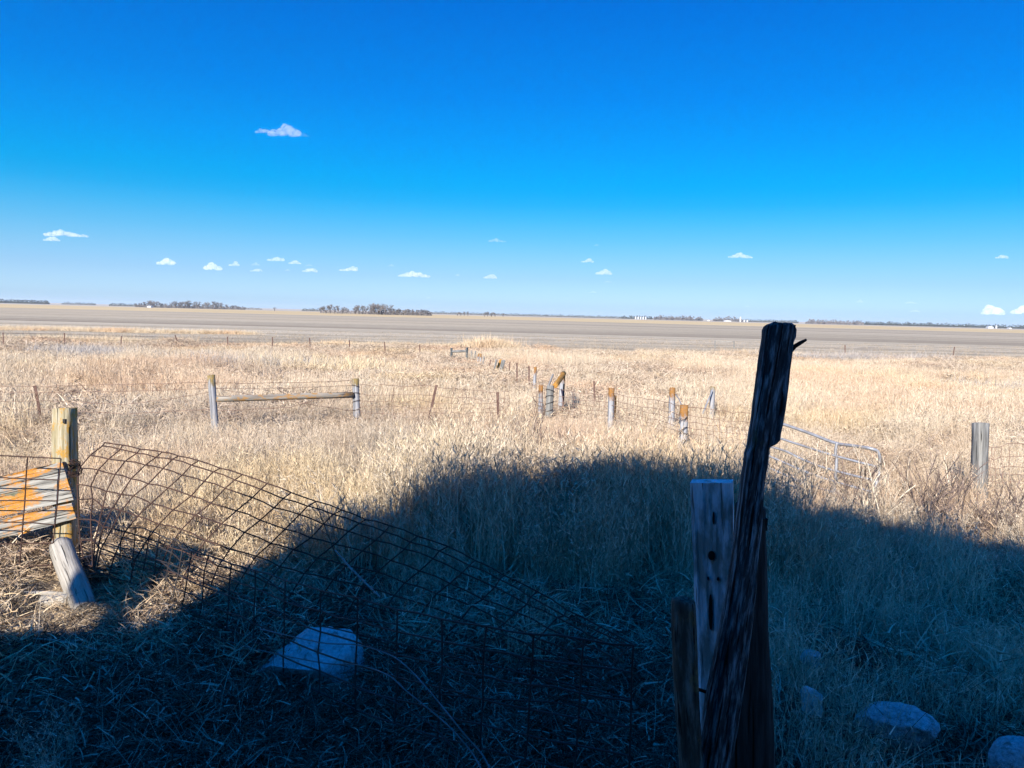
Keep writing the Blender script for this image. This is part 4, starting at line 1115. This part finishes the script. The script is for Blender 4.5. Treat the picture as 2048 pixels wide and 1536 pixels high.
# ------------------------------------------------------------------ trees, windbreaks and farm buildings on the horizon
def bark(name, c):
    m, n, l, b = new_mat(name)
    oi = n.new('ShaderNodeObjectInfo'); l.new(cramp(n, l, oi.outputs['Random'], [(0, tuple(v * .8 for v in c)), (1, tuple(v * 1.2 for v in c))]), b.inputs['Base Color']); return m
M_BARK = bark('bare tree bark', (.11, .10, .095)); M_TWIG = bark('bare twigs', (.17, .155, .15)); M_EVER = bark('evergreen windbreak', (.06, .07, .06))
def tree_mesh(seed, shape):
    rng = random.Random(seed); tr = MB(); cr = MB()
    def grow(p, d, ln_, r, depth):
        e = p + d * ln_
        (tr if depth <= 1 else cr).tube([p, p.lerp(e, .5) + Vector((rng.gauss(0, .04), rng.gauss(0, .04), 0)) * ln_, e], [r, r * .85, r * .65], 3 if depth > 1 else 6, False)
        if depth >= 5: return
        for _ in range(4 if depth == 0 else rng.choice((2, 3, 3) if depth < 4 else (2, 3))):
            spread = shape * (1 if depth else .75)
            nd_ = (d + Vector((rng.gauss(0, spread), rng.gauss(0, spread), rng.uniform(-.15, .3)))).normalized()
            grow(p + d * ln_ * rng.uniform(.35, 1), nd_, ln_ * rng.uniform(.66, .86), max(r * .6, .06), depth + 1)
    grow(Vector((0, 0, -.6)), Vector((rng.gauss(0, .06), rng.gauss(0, .06), 1)).normalized(), 2.5, .34, 0)
    z = max(v.z for v in cr.v); k = 10 / z
    out = []
    for mb, nm, mt in ((tr, 'trunk', M_BARK), (cr, 'crown', M_TWIG)):
        me = bpy.data.meshes.new(nm); me.from_pydata([tuple(v * k) for v in mb.v], [], mb.f); me.materials.append(mt); out.append(me)
    return out
TREES = [tree_mesh(40 + i, s) for i, s in enumerate((.40, .55, .48, .62, .36, .5))]
def at_far(px, py, Y):
    """point on the far ground whose picture position is (px, ~py), at distance Y"""
    p = P(px, py, Y); return Vector((p.x, p.y, terrain(p.x, p.y)))
def tree(px, hpx, Y, variant, label, group, wide=1.0, base_py=None):
    b = at_far(px, 768, Y)
    if base_py is not None: b.z = P(px, base_py, Y).z
    h = hpx * Y / F; k = h / 10
    t = thing('bare_tree', b, label, 'tree', group); t.scale = (k * wide, k * wide, k); t.rotation_euler = (0, 0, variant * 2.1 + px)
    for me, nm in zip(TREES[variant % len(TREES)], ('trunk', 'crown')):
        o = bpy.data.objects.new(nm, me); COL.objects.link(o); o.parent = t
    return t
def hz(px): return 603 + (655 - 603) * px / 2048.0
rng = random.Random(77)
g1 = 'bare trees of the central grove'
xs = [(642, 12), (652, 14), (660, 17), (668, 14), (675, 15), (684, 13), (693, 11), (710, 15), (717, 17), (724, 18), (730, 16), (740, 21), (747, 22), (755, 21), (762, 19), (769, 20), (778, 19), (787, 13), (796, 13), (805, 12), (814, 12), (823, 12), (832, 11), (843, 12), (851, 11), (860, 8)]
for i, (x, h) in enumerate(xs):
    tree(x, h * 1.08, 820 + rng.uniform(-25, 25), i, ORD[i] + ' tree from the left end of the central grove on the horizon', g1, rng.uniform(.9, 1.25))
g2 = 'trees of the left farmstead grove'
xs = [(274, 7), (282, 8), (292, 10), (300, 13), (307, 13), (314, 12), (324, 9), (334, 9), (345, 10), (355, 13), (363, 12), (371, 15), (380, 12), (390, 12), (397, 13), (407, 10), (417, 13), (427, 10), (436, 14), (444, 13), (455, 9), (468, 8), (478, 6), (490, 5)]
for i, (x, h) in enumerate(xs):
    tree(x, h * 1.12, 1500 + rng.uniform(-40, 40), i + 2, ORD[i] + ' tree from the left end of the farmstead grove on the left horizon', g2, rng.uniform(1.1, 1.5))
tree(550, 9, 1100, 3, 'lone bare tree on the horizon between the two groves', None, 1.3)
g3 = 'spindly trees right of the central grove'
for i, (x, h) in enumerate([(912, 8), (919, 7), (926, 9), (933, 9), (966, 9), (972, 10), (980, 9), (987, 8), (1003, 8)]):
    tree(x, h * 1.1, 1000, i + 1, ORD[i] + ' of the spindly trees right of the central grove', g3, .95)
# hedges and windbreaks: masses of foliage-sized faces
def windbreak(name, label, x0, x1, hpx, Y, mat, seed, lump=.5, dens=1.0):
    rng = random.Random(seed); mb = MB(); n = int((x1 - x0) * 9 * dens)
    H = 1.35 * hpx * Y / F
    for _ in range(n):
        px = rng.uniform(x0, x1); p = at_far(px, 768, Y + rng.gauss(0, 12))
        ed = min(1, (px - x0 + 1) / 6, (x1 - px + 1) / 6)
        hh = H * (1 - lump + lump * (1.2 * noise.noise(Vector((px * .09, seed, 0))) + .9 * noise.noise(Vector((px * .4, seed, 3))) + .5)) * (0.35 + .65 * ed)
        z = rng.random() ** .8 * max(hh, H * .15); s = H * rng.uniform(.06, .16)
        c = p + Vector((0, 0, z)); a = rdir(rng, -60, 60) * s; b = rdir(rng, -60, 60) * s
        k = len(mb.v); mb.v += [c - a, c + b, c + a, c - b]; mb.f.append((k, k + 1, k + 2, k + 3))
    # woody core
    for px in np.arange(x0, x1, 1.2):
        p = at_far(px, 768, Y); hh = H * .55 * (1 - lump + lump * (1.2 * noise.noise(Vector((px * .09, seed, 0))) + .6)); mb.tube([p - Vector((0, 0, .5)), p + Vector((0, 0, max(hh, .4)))], [H * .09, H * .05], 4, False)
    o = mb.build(name, mat); o['kind'] = 'stuff'; return o
windbreak('windbreak', '', -60, 104, 6.0, 2300, M_EVER, 1, .25, 1.3)
windbreak('windbreak', '', 128, 196, 4.0, 2600, M_EVER, 2, .4)
windbreak('windbreak', '', 222, 278, 4.5, 2200, M_EVER, 3, .3)
windbreak('windbreak', '', 276, 492, 6.5, 1540, M_TWIG, 4, .5)
windbreak('windbreak', '', 488, 525, 3.0, 2200, M_EVER, 5, .3)
windbreak('windbreak', '', 604, 642, 4.5, 2000, M_EVER, 6, .4)
windbreak('windbreak', '', 640, 862, 5.5, 835, M_TWIG, 7, .5, .8)
windbreak('windbreak', '', 735, 860, 9, 840, M_TWIG, 15, .4, .8)
windbreak('windbreak', '', 862, 1240, 4.0, 2500, M_EVER, 8, .35)
windbreak('windbreak', '', 1238, 1300, 5.5, 2400, M_EVER, 9, .4)
windbreak('windbreak', '', 1302, 1400, 7.5, 2200, M_TWIG, 10, .5)
windbreak('windbreak', '', 1420, 1478, 7.5, 2200, M_TWIG, 11, .5)
windbreak('windbreak', '', 1476, 1590, 4.5, 2400, M_EVER, 12, .25)
windbreak('windbreak', '', 1604, 1720, 7.5, 2000, M_TWIG, 13, .5)
windbreak('windbreak', '', 1700, 2120, 6.0, 2300, M_EVER, 14, .4)

M_WHITE, n_, l_, b_ = new_mat('white painted steel'); b_.inputs['Base Color'].default_value = (.52, .53, .54, 1); b_.inputs['Roughness'].default_value = .5
M_ROOF, n_, l_, b_ = new_mat('grey steel roof'); b_.inputs['Base Color'].default_value = (.42, .42, .43, 1)
def grain_bin(px, hpx, wpx, Y, label, group):
    b = at_far(px, 768, Y); h = hpx * Y / F; r = wpx / 2 * Y / F
    t = thing('grain_bin', b, label, 'grain bin', group)
    MB().tube([b - Vector((0, 0, .3)), b + Vector((0, 0, h * .8))], r, 14).build('wall', M_WHITE, t)
    MB().tube([b + Vector((0, 0, h * .8)), b + Vector((0, 0, h))], [r * 1.03, r * .12], 14).build('roof', M_ROOF, t)
gb = 'row of white grain bins on the horizon'
for i, x in enumerate((1266, 1271, 1276, 1281, 1286)): grain_bin(x, 6, 3, 2000, ORD[i] + ' white bin from the left in the row on the horizon', gb)
grain_bin(1474, 11, 3.2, 2000, 'tall white silo on the horizon left of the tall split post', None)
grain_bin(1482, 5, 3.4, 2000, 'low white bin just right of the tall silo', None)
grain_bin(1488, 5, 3.4, 2000, 'second low white bin right of the tall silo', None)
grain_bin(1983, 7, 3.2, 1900, 'white silo beside the white shed on the right horizon', None)
def shed(px, w, h, Y, label, dep=9):
    b = at_far(px, 768, Y); W = w * Y / F; H = h * Y / F
    t = thing('farm_shed', b, label, 'shed')
    MB().box(b + Vector((0, 0, H * .3)), W, dep, H * .6 + .4).build('wall', M_WHITE, t)
    mb = MB(); z0 = b.z + H * .6; pr = [(-W * .52, z0), (0, b.z + H), (W * .52, z0)]
    mb.v = [Vector((b.x + x, b.y - dep * .53, z)) for x, z in pr] + [Vector((b.x + x, b.y + dep * .53, z)) for x, z in pr]
    mb.f = [(0, 2, 1), (3, 4, 5), (0, 1, 4, 3), (1, 2, 5, 4), (0, 3, 5, 2)]; mb.build('roof', M_WHITE if px > 1900 else M_ROOF, t)
shed(1970, 11, 5, 1850, 'white shed with a pale roof on the right horizon')
shed(2009, 5, 3, 1850, 'small white shed at the far right horizon')
shed(303, 8, 4, 1440, 'white farmhouse among the trees of the left farmstead')
shed(1448, 14, 3.2, 2100, 'long low white shed left of the tall silo')
shed(1410, 5, 3, 2100, 'small pale shed on the horizon farther left of the tall silo')

# ------------------------------------------------------------------ clouds: small fair-weather cumulus, far off
CL, n_, l_, b_ = new_mat('cloud vapour')
n_.remove(b_)
pv = n_.new('ShaderNodeVolumePrincipled'); pv.inputs['Color'].default_value = (1, 1, 1, 1); pv.inputs['Anisotropy'].default_value = 0.0
pv.inputs['Density'].default_value = .020
l_.new(pv.outputs[0], n_['Material Output'].inputs['Volume'])
CLS = CL.copy(); CLS.name = 'soft cloud vapour'
for x in CLS.node_tree.nodes:
    if x.bl_idname == 'ShaderNodeVolumePrincipled': x.inputs['Density'].default_value = .014
CLT = CL.copy(); CLT.name = 'thin cloud vapour'
for x in CLT.node_tree.nodes:
    if x.type == 'PRINCIPLED_VOLUME' or x.bl_idname == 'ShaderNodeVolumePrincipled': x.inputs['Density'].default_value = .008
def cloud(px, py, wpx, hpx, label, thin=False, seed=1, peak=.5):
    """px,py = middle of the flat base; a heap of billows"""
    el = (hz(px) - py) / F
    Y = min(9000, max(3500, 700 / max(el, .04)))
    rng = random.Random(seed); base = P(px, py, Y); W, Hh = wpx * Y / F, hpx * Y / F
    bm = bmesh.new()
    nb = max(9, int(wpx / hpx * 7))
    for i in range(nb):
        u = (i + rng.random()) / nb - .5; env = max(.22, (1 - min(1, abs((u + .5) - peak) * 1.75)) ** .8) * rng.uniform(.75, 1.05)
        r = Hh * rng.uniform(.20, .34) * (.55 + .6 * env)
        c = Vector((u * W * .86, rng.uniform(-.3, .3) * W * .3, r * .6 + max(0, Hh * env - r * 1.6) * rng.random() ** .7))
        res = bmesh.ops.create_icosphere(bm, subdivisions=2, radius=r, matrix=Matrix.Translation(c))
        for v in res['verts']:
            d = v.co - c; v.co = c + d * (1 + .45 * noise.noise(v.co * (1.8 / r)) + .2 * noise.noise(v.co * (4.5 / r)))
            v.co.x = c.x + (v.co.x - c.x) * 1.4
            if v.co.z < 0: v.co.z *= .3
    me = bpy.data.meshes.new('cloud'); bm.to_mesh(me); bm.free(); me.materials.append(CLT if thin else CLS if py < 480 else CL)
    o = bpy.data.objects.new('cloud', me); COL.objects.link(o); o.location = base
    tag(o, label, 'cloud', 'small white clouds'); return o
CLOUDS = [(570, 272, 66, 30, 'highest cloud, white and dome shaped, alone in the deep blue', 0, .55), (530, 266, 44, 12, 'ragged tail trailing left of the highest dome cloud', 0, .4), (608, 273, 24, 8, 'short wisp at the right of the highest dome cloud', 1, .4),
    (130, 473, 96, 16, 'long flat cloud at far left above a smaller one', 0, .4), (104, 482, 36, 12, 'small bright cloud under the long flat one at far left', 0, .5), (330, 529, 38, 17, 'lumpy cloud left of the dome shaped low cloud', 0, .7),
    (426, 540, 34, 19, 'dome shaped low cloud over the left grove', 0, .45), (468, 532, 20, 10, 'small tilted puff right of the low dome cloud', 0, .7), (511, 531, 17, 8, 'faint puff above a flatter one over the left grove', 1, .5), (513, 543, 26, 8, 'flat puff below a faint one over the left grove', 0, .6),
    (552, 522, 38, 12, 'pointed puff highest of the low left cluster', 0, .6), (590, 528, 27, 9, 'oval puff right of the pointed one', 0, .5), (619, 544, 32, 11, 'ragged puff at the right end of the low left cluster', 0, .6), (575, 542, 11, 5, 'speck of cloud under the oval puff', 1, .5), (618, 532, 16, 5, 'thin wisp above the ragged puff', 1, .5),
    (696, 542, 40, 12, 'flat based cloud above the central grove', 0, .75), (783, 533, 13, 6, 'tiny puff left above the long flat central cloud', 1, .5), (828, 554, 68, 14, 'long flat based white cloud in the centre', 0, .5), (915, 552, 9, 6, 'tiny puff right of the long central cloud', 1, .5), (980, 557, 27, 12, 'compact white cloud right of the long central one', 0, .6),
    (995, 484, 38, 9, 'pale wisp high above the compact central cloud', 1, .35), (1175, 525, 26, 10, 'small white cloud above the pyramid shaped one', 0, .65), (1208, 549, 36, 13, 'pyramid shaped cloud right of centre', 0, .55), (1186, 586, 15, 6, 'faint low puff under the pyramid cloud', 1, .5), (1216, 565, 16, 5, 'thin wisp just under the pyramid cloud', 1, .5), (1193, 492, 12, 5, 'faint speck above the small white cloud right of centre', 1, .5),
    (1481, 516, 54, 12, 'flat white cloud above the tall split post', 0, .45), (2003, 517, 28, 10, 'small cloud near the right edge, higher up', 0, .6), (1719, 605, 15, 8, 'low puff right of the tall split post', 1, .5), (1821, 607, 24, 6, 'thin flat wisp low at right', 1, .5), (1830, 624, 24, 6, 'thin wisp lowest at right', 1, .5),
    (1985, 629, 48, 26, 'large dome cloud resting on the right horizon', 0, .5), (2045, 628, 40, 22, 'cloud cut by the right picture edge on the horizon', 0, .6), (1495, 614, 12, 4, 'faint speck low above the tall silo', 1, .5), (857, 597, 10, 5, 'faint speck low above the central grove', 1, .5)]
for i, (x, y, w_, h_, lb, th, pk) in enumerate(CLOUDS): cloud(x, y, w_, h_, lb, bool(th), 100 + i, pk)
# ------------------------------------------------------------------ thin haze over the plain
HZ, n_, l_, b_ = new_mat('haze air'); n_.remove(b_)
pv = n_.new('ShaderNodeVolumePrincipled'); pv.inputs['Color'].default_value = (.80, .90, 1, 1); pv.inputs['Anisotropy'].default_value = 0.2
pv.inputs['Density'].default_value = .00007
l_.new(pv.outputs[0], n_['Material Output'].inputs['Volume'])
hz_o = MB().box((0, 0, 13), 19600, 19600, 46).build('haze', HZ); hz_o['kind'] = 'stuff'
